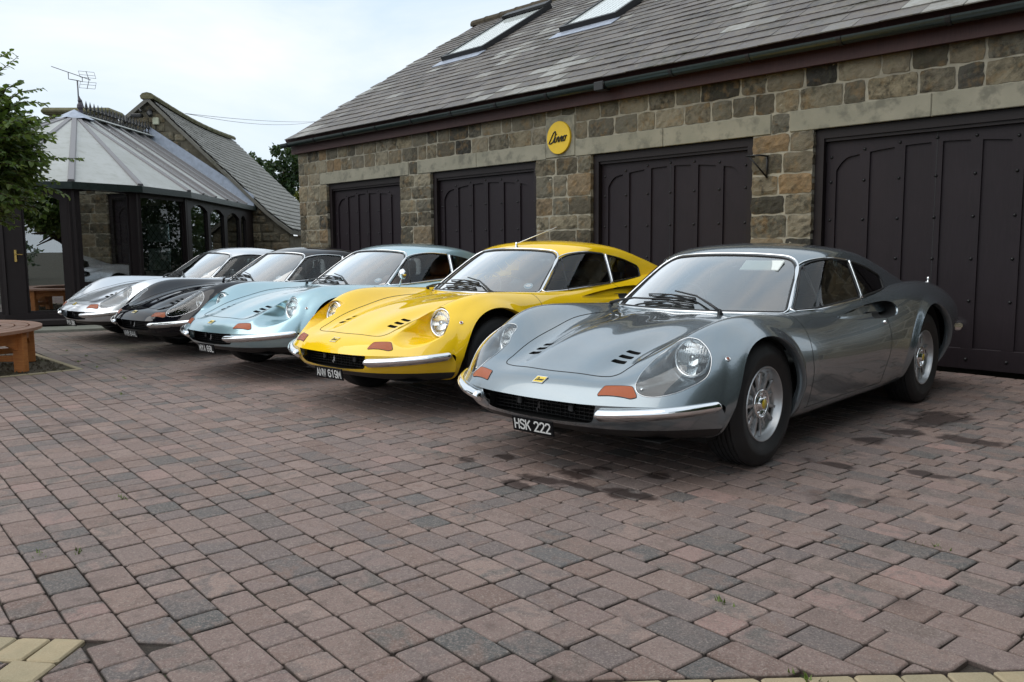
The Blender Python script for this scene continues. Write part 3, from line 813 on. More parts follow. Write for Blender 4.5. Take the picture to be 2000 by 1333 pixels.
# wheels (axis x, outer side +x, centred on the tyre)
def tyre():
    pr = [(-.085, .182), (-.094, .20), (-.106, .25), (-.101, .285), (-.088, .309), (-.070, .3185)]
    tr = []
    for x in (-.052, -.026, 0., .026, .052):
        tr += [(x - .0105, .3215 - abs(x) * .03), (x - .004, .3225 - abs(x) * .03), (x + .0045, .3225 - abs(x) * .03), (x + .0085, .3215 - abs(x) * .03), (x + .0095, .3165 - abs(x) * .03)]
    pr += tr + [(.070, .3185), (.088, .309), (.101, .285), (.104, .268), (.1075, .262), (.106, .25), (.101, .222), (.0965, .216), (.094, .20), (.085, .186)]
    return MB().lathe(pr, 72, 'x')
CM['tyre'] = shade_auto(mb_surf(tyre()).mesh('tyre'), 50)
m = MB()
m.lathe([(.078, .189), (.090, .1925), (.0945, .190), (.094, .1855), (.082, .1795), (.062, .175), (.052, .166), (.046, .158), (.050, .1565), (.050, .150), (.044, .1485), (.044, .140), (.052, .1385), (.052, .131), (.044, .129), (.046, .115), (.054, .113), (.054, .106), (.047, .104), (.052, .085), (.058, .070), (.058, .03)], 60, 'x')
for k in range(5):
    for off in (-.20, .20):
        a = 2 * math.pi * k / 5 + off + .31
        Mx = Matrix.Rotation(a, 4, 'X')
        V = [(.046, -.013, .070), (.046, .013, .070), (.044, .010, .166), (.044, -.010, .166), (.064, -.0075, .070), (.064, .0075, .070), (.066, .0065, .168), (.066, -.0065, .168)]
        F = [(4, 5, 6, 7), (0, 4, 7, 3), (1, 2, 6, 5), (3, 7, 6, 2), (0, 1, 5, 4)]
        m.add([tuple(Mx @ Vector(v)) for v in V], F)
    a = 2 * math.pi * (k + .5) / 5 + .31
    Mx = Matrix.Rotation(a, 4, 'X')
    for off in (0.,):
        M2 = Matrix.Rotation(a + off, 4, 'X'); V = [(.046, -.016, .074), (.046, .016, .074), (.046, .012, .150), (.046, -.012, .150), (.056, -.010, .074), (.056, .010, .074), (.058, .008, .152), (.058, -.008, .152)]
        m.add([tuple(M2 @ Vector(v)) for v in V], [(4, 5, 6, 7), (0, 4, 7, 3), (1, 2, 6, 5), (3, 7, 6, 2), (0, 1, 5, 4)])
CM['rim'] = shade_auto(mb_surf(m).mesh('rim'), 35)
m = MB()
for k in range(5):
    M2 = Matrix.Rotation(2 * math.pi * k / 5 + .31, 4, 'X'); V = [(.0595, -.011, .098), (.0595, .011, .098), (.0605, .015, .140), (.0605, -.015, .140)]
    m.add([tuple(M2 @ Vector(v)) for v in V], [(0, 1, 2, 3)])
CM['rim_slot'] = m.mesh('rim_slot')
m = MB(); m.lathe([(.058, .078), (.072, .077), (.078, .073), (.079, .066), (.074, .063), (.066, .061)], 40, 'x'); CM['hub_ring'] = m.mesh('hub_ring', True)
m = MB(); m.lathe([(.066, .062), (.067, .04), (.072, .034), (.086, .030), (.088, .026), (.088, .024)], 32, 'x'); 
for k in range(5):
    M2 = Matrix.Rotation(2 * math.pi * k / 5, 4, 'X'); m.lathe([(.066, .0085), (.074, .008), (.076, .006), (.076, .0)], 8, 'x', Matrix.Translation(M2 @ Vector((0, 0, .048))))
CM['hub_cap'] = m.mesh('hub_cap', True)
m = MB(); m.lathe([(.0885, .0245), (.0895, .024), (.0895, .0)], 24, 'x'); CM['hub_badge'] = m.mesh('hub_badge', True)
# plates, badge, script
FONT = {  # 5x7 stroke letters on a 4x7 grid
 'H': [[(0,0),(0,7)],[(4,0),(4,7)],[(0,3.6),(4,3.6)]], 'S': [[(4,5.8),(3.4,6.7),(2,7),(.6,6.7),(0,5.6),(.4,4.4),(2,3.7),(3.6,3),(4,1.6),(3.4,.4),(2,0),(.6,.3),(0,1.2)]],
 'K': [[(0,0),(0,7)],[(4,7),(0,2.6)],[(1.4,4.1),(4,0)]], '2': [[(0,5.6),(.6,6.7),(2,7),(3.4,6.7),(4,5.4),(3.4,4),(0,.0),(4,0)]],
 'A': [[(0,0),(2,7),(4,0)],[(.7,2.2),(3.3,2.2)]], 'N': [[(0,0),(0,7),(4,0),(4,7)]], 'W': [[(0,7),(1,0),(2,5.5),(3,0),(4,7)]], '6': [[(3.8,6),(3,7),(1.2,7),(0,5.6),(0,1.4),(1,0),(3,0),(4,1.2),(4,2.8),(3,4),(1,4),(0,2.8)]],
 '1': [[(1,6),(2.2,7),(2.2,0)]], '9': [[(.2,1),(1,0),(2.8,0),(4,1.4),(4,5.6),(3,7),(1,7),(0,5.8),(0,4.2),(1,3),(3,3),(4,4.2)]], 'M': [[(0,0),(0,7),(2,2.5),(4,7),(4,0)]], 'Y': [[(0,7),(2,3.4),(4,7)],[(2,3.4),(2,0)]],
 'L': [[(0,7),(0,0),(4,0)]], 'B': [[(0,0),(0,7),(2.8,7),(3.8,6.2),(3.8,4.6),(2.8,3.8),(0,3.8)],[(2.8,3.8),(4,2.9),(4,1),(3,0),(0,0)]], '8': [[(2,3.8),(.6,4.4),(.2,5.8),(1,7),(3,7),(3.8,5.8),(3.4,4.4),(2,3.8),(.4,3),(0,1.2),(1,0),(3,0),(4,1.2),(3.6,3),(2,3.8)]],
 '4': [[(3,0),(3,7),(0,2.2),(4,2.2)]], 'P': [[(0,0),(0,7),(3,7),(4,6),(4,4.6),(3,3.5),(0,3.5)]], 'X': [[(0,0),(4,7)],[(0,7),(4,0)]], '3': [[(0,6),(1,7),(3,7),(4,5.8),(3.4,4.2),(1.6,3.8),(3.4,3.4),(4,1.4),(3,0),(1,0),(0,1)]],
 ' ': []}
def strokes_mesh(strokes, w, M, depth=.002):
    """flat ribbon lettering: strokes in a 2D plane mapped by M (x,y -> 3D)"""
    m = MB()
    for st in strokes:
        P = np.array(st, float); n = len(P); L = []; Rr = []
        for i in range(n):
            a = P[max(0, i - 1)]; b = P[i]; c = P[min(n - 1, i + 1)]
            d1 = (b - a) / max(1e-9, np.linalg.norm(b - a)) if i > 0 else None; d2 = (c - b) / max(1e-9, np.linalg.norm(c - b)) if i < n - 1 else None
            d1 = d2 if d1 is None else d1; d2 = d1 if d2 is None else d2
            t = d1 + d2; t = t / max(1e-6, np.linalg.norm(t)); nr = np.array([-t[1], t[0]]); k = 1 / max(.45, abs(nr @ np.array([-d1[1], d1[0]])))
            e = (-d1 if i == 0 else d1 if i == n - 1 else 0 * d1) * w * .35
            L.append(b + nr * w / 2 * k + e); Rr.append(b - nr * w / 2 * k + e)
        V = [M(p) for p in L] + [M(p) for p in Rr]; m.add(V, [(i, i + 1, n + i + 1, n + i) for i in range(n - 1)])
    return m.mesh('lettering')
def plate_text(text, cell, gap, space):
    out = []; x = 0
    for ch in text:
        if ch == ' ': x += space; continue
        for st in FONT[ch]: out.append([(x + a * cell, b * cell) for a, b in st])
        x += 4 * cell + gap
    W = x - gap; return [[(a - W / 2, b - 3.5 * cell) for a, b in st] for st in out], W
DINO = [[(-.46,-.30),(-.36,-.12),(-.22,.16),(-.10,.34),(.02,.38),(.06,.20),(-.02,-.10),(-.22,-.30),(-.46,-.30)], [(-.10,-.22),(.06,-.26)],
        [(.10,.05),(.06,-.14),(.08,-.26),(.18,-.22)], [(.14,.20),(.17,.22)],
        [(.26,.02),(.24,-.24)], [(.24,-.14),(.34,.03),(.42,.0),(.40,-.22),(.48,-.22)],
        [(.58,.04),(.54,-.24)], [(.55,-.12),(.66,.05),(.73,.0),(.70,-.22),(.79,-.20)],
        [(.96,.08),(.86,.02),(.84,-.14),(.92,-.22),(1.02,-.12),(1.02,.04),(.96,.08)], [(1.02,.04),(1.14,.08)]]
DINO = [[((x - .34) / .82, y / .82) for x, y in st] for st in DINO]
# wipers
def wiper(base, mid, end, b0, b1, lift=.012):
    m = MB(); up = np.array([0, -.45, .89])
    base, mid, end, b0, b1 = map(np.array, (base, mid, end, b0, b1))
    m.lathe([(0, .016), (.03, .014), (.045, .010), (.05, 0)], 10, 'z', Matrix.Translation(Vector(base - [0, 0, .02])))
    m.tube([base + up * .02, base * .6 + mid * .4 + up * .03, mid + up * .03, end + up * .028], [.010, .009, .006, .005], 6)
    c = (b0 + b1) / 2
    for o, r in ((.010, .0045), (.022, .0035)):
        k = np.linspace(0, 1, 9); P = [b0 + (b1 - b0) * t + up * (o + (.010 if o > .015 else .0) * math.sin(math.pi * t) ) for t in k]
        m.tube(P, r * 1.35, 5)
    m.tube([b0 * .8 + b1 * .2 + up * .012, c + up * .034, b0 * .2 + b1 * .8 + up * .012], .005, 5)
    return m.mesh('wiper', True)
CM['wiper', 0] = wiper((-.625, .585, .728), (-.42, .57, .760), (-.11, .50, .766), (-.302, .509, .748), (.076, .471, .748))
CM['wiper', 1] = wiper((.265, .440, .724), (.062, .532, .790), (-.115, .575, .815), (-.312, .575, .794), (.06, .521, .784))
# interior
m = MB(); m.box((-.62, .58, .66), (.62, .90, .728), bev=.03); m.box((-.60, .60, .25), (.60, 1.62, .29)); m.box((-.60, .75, .50), (.60, .92, .70), bev=.03)
m.box((-.12, .9, .28), (.12, 1.6, .46), bev=.03); m.box((-.62, 1.63, .28), (.62, 1.66, .86))
for s in (1, -1): m.box((s * .655 - .02, .62, .28), (s * .655 + .02, 1.62, .735))
m.box((-.30, 1.56, .86), (-.28, 1.58, .862)); CM['cabin'] = m.mesh('cabin')
m = MB()  # rear glass, curved upright
n = 24; V = []
for k in range(n + 1):
    x = -.56 + 1.12 * k / n; y = 1.60 + .55 * x * x
    V += [(x, y, .80), (x, y + .02, 1.06 - .12 * x * x)]
CM['rear_window'] = new_mesh('rear_window', V, [(2 * k, 2 * k + 2, 2 * k + 3, 2 * k + 1) for k in range(n)])
def seat(x):
    m = MB()
    m.box((x - .22, .98, .30), (x + .22, 1.42, .44), bev=.05)
    Mx = Matrix.Translation((x, 1.44, .40)) @ Matrix.Rotation(math.radians(-14), 4, 'X')
    m.box((-.22, -.05, 0), (.22, .07, .40), Mx, bev=.05); m.box((-.14, -.03, .40), (.14, .05, .58), Mx, bev=.045)
    return shade_auto(m.mesh('seat', True), 60)
CM['seat', 1] = seat(.33); CM['seat', -1] = seat(-.33)
m = MB(); Mx = Matrix.Translation((-.33, .98, .70)) @ Matrix.Rotation(math.radians(65), 4, 'X')
P = [Mx @ Vector((.175 * math.cos(a), .175 * math.sin(a), 0)) for a in np.linspace(0, 2 * math.pi, 37)[:-1]]; m.tube(P, .012, 7, True)
for a in (0, 2.1, 4.2): m.tube([Mx @ Vector((0, 0, -.03)), Mx @ Vector((.17 * math.cos(a), .17 * math.sin(a), 0))], .01, 5)
CM['steering_wheel'] = m.mesh('steering_wheel', True)
m = MB(); m.box((-.085, .93, .985), (.085, .95, 1.025), bev=.01); m.tube([(0, .95, 1.02), (0, .98, 1.06)], .006, 6); CM['rear_mirror'] = m.mesh('rear_mirror')
for s in (1, -1):
    m = MB(); Mx = Matrix.Translation((s * .27, .965, 1.012)) @ Matrix.Rotation(math.radians(33), 4, 'X'); m.box((-.13, -.095, -.004), (.13, .01, .008), Mx, bev=.004); CM['visor', s] = m.mesh('sun_visor')
# small fittings
def disc_on(bvh, o, d, r, h, n=14):
    p, nn = cast(bvh, o, d); nn = nn if np.dot(nn, d) < 0 else -nn
    q = Vector(nn).to_track_quat('Z', 'Y').to_matrix().to_4x4(); return p, nn, Matrix.Translation(Vector(p)) @ q
for s in (1, -1):
    m = MB(); p, nn, Mx = disc_on(BODY_BVH, (s * 2, -.389, .591), (-s, 0, 0), 0, 0)
    m.lathe([(-.002, .0125), (.004, .0125), (.006, .010), (.004, .0085)], 16, 'z', Mx); CM['repeater', s] = m.mesh('side_marker', True)
    m = MB(); m.lathe([(.003, .0088), (.008, .006), (.009, 0)], 12, 'z', Mx); CM['repeater_lens', s] = m.mesh('marker_lens', True)
    m = MB(); p, nn, Mx = disc_on(BODY_BVH, (s * 2, 1.489, .632), (-s, 0, 0), 0, 0); m.lathe([(-.002, .012), (.006, .012), (.014, .008), (.015, 0)], 14, 'z', Mx); CM['lock', s] = m.mesh('door_button', True)
p, nn, Mx = disc_on(BODY_BVH, (.60, 2.95, 2), (0, 0, -1), 0, 0); m = MB(); m.lathe([(0, .014), (.012, .012), (.014, .006), (.03, .006), (.034, .011), (.046, .010), (.05, 0)], 14, 'z', Mx); CM['aerial_base'] = m.mesh('aerial_base', True)
# badge on the nose
bp, bn, Mx = disc_on(BODY_BVH, (0, -.826, 2), (0, 0, -1), 0, 0)
ex = np.array([1., 0, 0]); ey = np.cross(bn, ex); ey /= np.linalg.norm(ey)
BMap = lambda off: (lambda p: tuple(bp + bn * off + ex * p[0] + ey * p[1]))
def quad_patch(w, h, off, skew=.22):
    f = BMap(off); g = BMap(off - .004); V = [f((x + skew * y, y)) for x, y in ((-w, -h), (w, -h), (w, h), (-w, h))] + [g((x + skew * y, y)) for x, y in ((-w, -h), (w, -h), (w, h), (-w, h))]
    return new_mesh('badge', V, [(0, 1, 2, 3), (4, 5, 1, 0), (5, 6, 2, 1), (6, 7, 3, 2), (7, 4, 0, 3)], False)
CM['badge_rim'] = quad_patch(.034, .0225, .004); CM['badge_face'] = quad_patch(.0305, .0185, .0048)
CM['badge_text'] = strokes_mesh([[(x * .026, y * .026) for x, y in st] for st in DINO], .0035, BMap(.0056))
# sticker on the windscreen (car's left lower corner)
def sticker():
    p, n = cast(GH_BVH, (.47, -1, .785), (0, 1, 0)); n = n if n[1] < 0 else -n; e1 = np.cross([0, 0, 1], n); e1 /= -np.linalg.norm(e1) * (1 if e1[0] > 0 else -1) * -1; e1 = e1 if e1[0] > 0 else -e1; e2 = np.cross(n, e1); e2 = e2 if e2[2] > 0 else -e2
    out = []
    for r0, off in ((.036, -.002), (.030, -.0015)):
        out.append(new_mesh('sticker', [p + n * off] + [p + n * off + e1 * r0 * math.cos(a) + e2 * r0 * math.sin(a) for a in np.linspace(0, 2 * math.pi, 25)[:-1]], [(0, i, i % 24 + 1) for i in range(1, 25)], False))
    f = lambda q: tuple(p + n * .0005 + e1 * q[0] + e2 * q[1])
    out.append(strokes_mesh([[(-.024, .004), (.024, .004)], [(-.022, -.004), (.022, -.004)], [(-.014, .014), (.014, .014)], [(-.012, -.014), (.012, -.014)]], .004, f))
    return out
CM['sticker'] = sticker()
# roof aerial and door mirror
m = MB(); p, n = cast(GH_BVH, (0, 1.02, 2), (0, 0, -1)); m.lathe([(-.01, .016), (.012, .012), (.022, .008), (.04, .009), (.045, 0)], 12, 'z', Matrix.Translation(Vector(p)))
m.tube([p + [0, 0, .03], p + [.22, .26, .165]], [.0035, .002], 6); CM['roof_aerial'] = m.mesh('roof_aerial', True)
m = MB(); q, n = on_side([(.70, .735)], 1)[0], None
m.tube([q, q + [.03, .0, .05], q + [.05, .0, .09]], .008, 8); m.lathe([(.0, .0), (.0, .05), (-.015, .046), (-.035, .025), (-.04, 0)], 20, 'y', Matrix.Translation(Vector(q + [.055, .0, .11]))); CM['door_mirror'] = m.mesh('door_mirror', True)

# ------------------------------------------------------------------ assembling a car
def make_car(loc, rz, paint_m, covered, plate, label, seats='seat_black', lift=0., long_bumper=False, sticker_on=False, aerial=False, mirror=False, plate_dy=0., visor_on=False):
    root = empty('sports_car', (loc[0], loc[1], 0), rz, label, 'car', 'sports cars parked in a row in front of the garages')
    def P(name, key, mat, par=None, loc=None, rot=None, z=True):
        o = obj(name, CM[key] if not isinstance(key, bpy.types.Mesh) else key, mat, par or root, loc, rot)
        if z and par is None and lift: o.location.z += lift
        return o
    b = P('body', 'body' if covered else 'body_open', paint_m)
    P('shut_line', 'shut_line', 'black_matt', b); 
    P('roof', 'roof', paint_m)
    P('chin_panel', 'chin', 'black_trim'); P('underbody', 'underbody', 'black_matt')
    g = P('grille', 'grille', 'black_trim'); P('grille_box', 'grille_box', 'black_matt', g); P('grille_emblem', 'grille_emblem', 'wheel_alloy' if not covered or paint_m == 'paint_black' else 'black_trim', g); P('grille_bracket', 'grille_bracket', 'interior_grey', g)
    
    w = P('windscreen', 'windscreen', 'windscreen_glass'); P('windscreen_trim', 'windscreen_trim', 'chrome', w); P('windscreen_seal', 'windscreen_seal', 'black_trim', w)
    if sticker_on:
        for me, mt in zip(CM['sticker'], ('sticker_white', 'sticker_blue', 'sticker_white')): P('sticker', me, mt, w)
    for s, kk in ((1, ''), (-1, '_r')):
        dw = P('door_window', 'door_window' + kk, 'side_glass'); P('window_trim', ('side_trim', s), 'chrome', dw); P('window_seal', ('side_seal', s), 'black_trim', dw)
        P('quarter_window', 'quarter_window' + kk, 'side_glass')
        P('bumper', ('bumper_long' if long_bumper else 'bumper', s), 'chrome'); P('rear_bumper', ('rear_bumper', s), 'chrome')
        ind = P('indicator', ('amber', s), 'amber_lens'); P('indicator_rim', ('amber_rim', s), 'black_trim', ind)
        for vi in range(3): P('bonnet_vent', ('vent', s, vi), 'black_matt')
        P('air_scoop', ('scoop_void', s), 'black_matt')
        mk = P('side_marker', ('repeater', s), 'chrome'); P('marker_lens', ('repeater_lens', s), 'amber_dark', mk)
        P('door_button', ('lock', s), 'chrome')
        c = HL_C * [s, 1, 1]; d, ex_, ez_ = lamp_basis(s)
        q = Matrix((( ex_[0], -d[0], ez_[0]), (ex_[1], -d[1], ez_[1]), (ex_[2], -d[2], ez_[2])))
        # build basis so that local -y is the beam direction
        q = Matrix(((-ex_[0], -d[0], ez_[0]), (-ex_[1], -d[1], ez_[1]), (-ex_[2], -d[2], ez_[2]))) if Matrix(((-ex_[0], -d[0], ez_[0]), (-ex_[1], -d[1], ez_[1]), (-ex_[2], -d[2], ez_[2]))).determinant() > 0 else q
        h = P('headlight', 'reflector', 'mirror_chrome', None, Vector(c), q.to_euler())
        P('lamp_lens', 'lens', 'lamp_lens', h); P('lamp_ring', 'lamp_ring', 'chrome', h); P('bulb', 'bulb', 'chrome', h)
        if covered:
            cv = P('headlight_cover', ('cover', s), 'cover_glass'); P('cover_rim', ('cover_rim', s), 'chrome' if s > 0 else 'chrome', cv); P('cover_screw', ('cover_screw', s), 'chrome', cv)
        P('seat', ('seat', s), seats)
        if visor_on and s > 0: P('sun_visor', ('visor', s), 'sun_visor')
        for y, R_ in ((0., .0), (2.34, .008)):
            wl = obj('wheel', CM['rim'], 'wheel_alloy', root, (s * (.690 + R_), y, .3215), (RND.uniform(0, 6), 0, 0 if s > 0 else math.pi))
            if s < 0: wl.rotation_euler = (RND.uniform(0, 6), 0, math.pi)
            obj('tyre', CM['tyre'], 'rubber', wl); obj('rim_slot', CM['rim_slot'], 'black_matt', wl); obj('hub_ring', CM['hub_ring'], 'chrome', wl)
            obj('hub_cap', CM['hub_cap'], 'chrome', wl); obj('hub_badge', CM['hub_badge'], 'badge_yellow', wl)
    for k in (0, 1): P('wiper', ('wiper', k), 'black_trim')
    P('cabin', 'cabin', 'interior_grey'); P('rear_window', 'rear_window', 'dark_glass'); P('steering_wheel', 'steering_wheel', 'black_trim'); P('rear_view_mirror', 'rear_mirror', 'black_trim')
    bd = P('nose_badge', 'badge_rim', 'chrome'); P('badge_face', 'badge_face', 'badge_yellow', bd); P('badge_script', 'badge_text', 'ink_black', bd)
    # number plate hung under the nose
    tilt = math.radians(9)
    st, W = plate_text(plate, .0068, .0098, .020)
    hw = W / 2 + .020; mb = MB(); mb.box((-hw, -.004, -.040), (hw, .004, .040), bev=.003)
    pl = obj('number_plate', mb.mesh('number_plate'), 'plate_black', root, (0, -.882 + plate_dy, .243 + lift), (tilt, 0, 0))
    obj('plate_characters', strokes_mesh(st, .0082, lambda p: (p[0], -.0052, p[1])), 'plate_letter', pl)
    if aerial: P('roof_aerial', 'roof_aerial', 'chrome')
    if mirror: P('door_mirror', 'door_mirror', 'chrome')
    P('aerial_base', 'aerial_base', 'chrome')
    return root
make_car((-.005, .006), .064, 'paint_grey', True, 'HSK 222', 'dark metallic grey sports car nearest the camera, plate HSK 222', visor_on=True)
make_car((-2.093, .092), .082, 'paint_yellow', False, 'ANW 619M', 'bright yellow sports car with open headlights and a roof aerial', lift=.035, sticker_on=True, aerial=True)
make_car((-4.199, .136), .088, 'paint_blue', False, 'MYA 69L', 'pale metallic blue sports car with tan seats and a round door mirror', 'seat_tan', lift=.025, long_bumper=True, sticker_on=True, mirror=True)
make_car((-6.326, .214), .110, 'paint_black', True, 'WWB 844L', 'black sports car between the silver car and the pale blue one', sticker_on=True)
make_car((-8.216, .171), .078, 'paint_silver', True, 'PWX 38K', 'bright silver sports car parked beside the conservatory', sticker_on=True, long_bumper=True)
# ================================================================== setting: materials
def paver_mat():
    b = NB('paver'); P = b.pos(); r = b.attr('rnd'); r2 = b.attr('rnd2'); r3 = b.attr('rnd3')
    c = b.ramp(r, [(0, (.172, .113, .096)), (.16, (.250, .173, .147)), (.30, (.165, .130, .125)), (.44, (.285, .203, .175)), (.58, (.195, .136, .120)), (.70, (.258, .184, .165)), (.80, (.140, .113, .110)), (.90, (.088, .090, .090)), (.96, (.33, .208, .182)), (1, (.105, .106, .108))])
    # each block is cast from two mixes: a second tone drifts across it
    n1 = b.noise(b.scalev(P, (1, 1, .2)), 8.5, 5, .62, .8)
    c2 = b.ramp(r2, [(0, (.25, .172, .150)), (.35, (.135, .114, .110)), (.65, (.205, .130, .106)), (1, (.088, .093, .090))])
    c = b.mix(b.rampf(n1, .47, .60, 0, .80), c, c2)
    # exposed aggregate
    v = b.n('ShaderNodeTexVoronoi', {'Vector': P, 'Scale': 260.}); g = b.noise(P, 120, 5, .75)
    c = b.mix(b.rampf(g, .42, .66, 0, .72), c, b.mix(b.rampf(v.outputs['Color'], .0, 1.), (.06, .05, .047), (.50, .42, .37)))
    c = b.mix(b.rampf(b.noise(P, 38, 4, .65), .55, .72, 0, .45), c, (.075, .058, .052)); c = b.mix(b.rampf(b.noise(P, 23, 4, .65), .60, .74, 0, .40), c, (.34, .27, .24))
    # damp and oil stains, moss near the conservatory and in patches
    st = b.noise(P, 1.15, 5, .62, .4); st2 = b.noise(P, 9, 4, .6)
    stain = b.math('MULTIPLY', b.rampf(st, .60, .70), b.rampf(st2, .38, .60))
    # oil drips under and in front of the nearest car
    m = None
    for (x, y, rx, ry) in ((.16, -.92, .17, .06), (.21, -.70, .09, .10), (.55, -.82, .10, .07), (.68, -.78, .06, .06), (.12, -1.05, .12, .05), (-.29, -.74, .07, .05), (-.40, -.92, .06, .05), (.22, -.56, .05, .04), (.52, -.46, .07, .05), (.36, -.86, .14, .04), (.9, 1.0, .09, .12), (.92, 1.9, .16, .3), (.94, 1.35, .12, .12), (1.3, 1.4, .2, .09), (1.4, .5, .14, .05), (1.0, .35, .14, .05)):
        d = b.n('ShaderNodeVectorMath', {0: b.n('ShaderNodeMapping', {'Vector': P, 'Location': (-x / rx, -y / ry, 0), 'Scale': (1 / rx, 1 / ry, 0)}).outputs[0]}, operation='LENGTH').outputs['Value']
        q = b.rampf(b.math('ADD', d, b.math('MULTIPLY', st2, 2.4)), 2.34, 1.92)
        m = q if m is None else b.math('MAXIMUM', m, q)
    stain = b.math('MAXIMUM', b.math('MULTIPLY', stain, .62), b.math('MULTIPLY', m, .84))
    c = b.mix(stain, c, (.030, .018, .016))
    sep = b.n('ShaderNodeSeparateXYZ', {'Vector': P})
    far = b.rampf(sep.outputs[0], -4.2, -7.5)
    mo = b.math('MULTIPLY', b.rampf(b.noise(P, 1.6, 5, .65), .50, .64), far)
    c = b.mix(b.math('MULTIPLY', mo, .55), c, (.085, .088, .040))
    c = b.mix(b.math('MULTIPLY', far, .35), c, (.10, .10, .085))
    # silt caught along the arrises and in the joints
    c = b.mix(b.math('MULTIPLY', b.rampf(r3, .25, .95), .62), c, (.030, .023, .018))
    h = b.math('ADD', b.math('MULTIPLY', g, 1.1), b.math('MULTIPLY', b.noise(P, 40, 4), .8))
    b.p(base=c, rough=b.math('SUBTRACT', b.rampf(g, .3, .7, .72, .92), b.math('MULTIPLY', stain, .22)), spec=.35, normal=b.bump(h, .8, .005))
paver_mat()
def tan_mat():
    b = NB('tan_block'); P = b.pos(); r = b.attr('rnd')
    c = b.ramp(r, [(0, (.33, .265, .165)), (.5, (.38, .30, .19)), (1, (.28, .235, .155))]); g = b.noise(P, 230, 3, .7)
    c = b.mix(b.rampf(b.noise(P, 9, 4), .4, .7, 0, .5), c, (.22, .20, .13)); c = b.mix(b.rampf(g, .4, .8, 0, .4), c, (.5, .45, .32))
    b.p(base=c, rough=.85, spec=.3, normal=b.bump(b.math('ADD', g, b.noise(P, 50, 4)), .5, .003))
tan_mat()
def bed_mat():
    b = NB('joint_sand'); P = b.pos()
    c = b.mix(b.rampf(b.noise(P, 160, 3), .3, .7), (.016, .012, .010), (.050, .038, .028)); c = b.mix(b.rampf(b.noise(P, 1.7, 4), .52, .66, 0, .8), c, (.035, .048, .012))
    b.p(base=c, rough=.95, normal=b.bump(b.noise(P, 200, 3), .6, .004))
bed_mat()
def stone_mat():
    b = NB('sandstone'); P = b.pos(); r = b.attr('rnd'); r2 = b.attr('rnd2')
    c = b.ramp(r, [(0, (.050, .045, .035)), (.14, (.195, .165, .115)), (.30, (.140, .128, .098)), (.44, (.285, .240, .160)), (.55, (.085, .078, .060)), (.66, (.230, .198, .142)), (.78, (.265, .235, .170)), (.86, (.040, .038, .034)), (.93, (.165, .152, .118)), (1, (.255, .175, .098))])
    n = b.noise(P, 5.5, 6, .62, .5); n2 = b.noise(P, 19, 5, .65)
    soot = b.math('MULTIPLY', b.rampf(n, .40, .58), b.rampf(n2, .36, .58))
    soot = b.math('MULTIPLY', soot, b.rampf(r2, 0., 1., .25, 1.))
    c = b.mix(b.math('MULTIPLY', soot, .88), c, (.020, .019, .016))
    c = b.mix(b.rampf(b.noise(P, 11, 4), .52, .74, 0, .55), c, (.26, .165, .075))
    c = b.mix(b.rampf(b.noise(b.scalev(P, (1, 1, .35)), 26, 5), .5, .75, 0, .35), c, (.10, .105, .065))
    h = b.math('ADD', b.math('MULTIPLY', n2, 1.0), b.math('MULTIPLY', b.noise(P, 70, 5, .65), .5))
    b.p(base=c, rough=.92, spec=.25, normal=b.bump(h, .9, .012))
stone_mat()
def noise2(name, c1, c2, scale, rough=.85, bump=.5, bscale=60., bd=.004, det=5, c3=None, s3=3., spec=.3):
    b = NB(name); P = b.pos(); c = b.mix(b.rampf(b.noise(P, scale, det, .6), .34, .66), c1, c2)
    if c3: c = b.mix(b.rampf(b.noise(P, s3, 5, .6), .5, .66, 0, .8), c, c3)
    b.p(base=c, rough=rough, spec=spec, normal=b.bump(b.noise(P, bscale, 5, .6), bump, bd)); return b.m
noise2('mortar', (.30, .275, .215), (.385, .355, .28), 14, .95, .6, 90, .006, c3=(.22, .20, .16), s3=4)
noise2('house_mortar', (.13, .115, .085), (.18, .16, .12), 12, .95, .6, 90, .006, c3=(.08, .072, .055), s3=4)
noise2('lintel_stone', (.31, .29, .225), (.25, .24, .185), 3.2, .9, .45, 70, .003, c3=(.15, .145, .115), s3=7)
def slate_mat(name, cols, lich, moss):
    b = NB(name); P = b.pos(); r = b.attr('rnd'); c = b.ramp(r, cols)
    n = b.noise(P, 14, 5, .65); c = b.mix(b.rampf(b.noise(P, 2.2, 5, .7), .42, .62, 0, .45), c, b.mix(.5, c, lich)); c = b.mix(b.rampf(n, .46, .66, 0, .7), c, lich); c = b.mix(b.rampf(b.noise(P, 33, 4, .7), .58, .74, 0, .6), c, (.022, .021, .019))
    c = b.mix(b.math('MULTIPLY', b.rampf(b.noise(P, .75, 6, .7), .56, .64), b.rampf(b.noise(P, 16, 4), .40, .56, 0, .85)), c, moss)
    b.p(base=c, rough=b.rampf(n, .3, .7, .42, .70), spec=.5, normal=b.bump(b.noise(b.scalev(P, (1, 2.2, 1)), 42, 5, .6), .4, .003))
slate_mat('slate', [(0, (.042, .036, .036)), (.2, (.100, .084, .080)), (.38, (.060, .052, .052)), (.55, (.124, .107, .100)), (.70, (.072, .063, .064)), (.80, (.104, .094, .090)), (.86, (.22, .215, .20)), (.95, (.30, .30, .28)), (1, (.16, .15, .15))], (.19, .17, .135), (.034, .032, .016))
slate_mat('stone_slate', [(0, (.13, .12, .10)), (.4, (.165, .155, .13)), (.7, (.145, .135, .115)), (1, (.19, .178, .15))], (.19, .185, .155), (.085, .082, .05))
noise2('ridge_tile', (.05, .042, .030), (.085, .068, .045), 12, .9, .6, 50)
noise2('moss_stone', (.12, .115, .06), (.17, .155, .10), 10, .92, .7, 40, .01, c3=(.07, .08, .03))
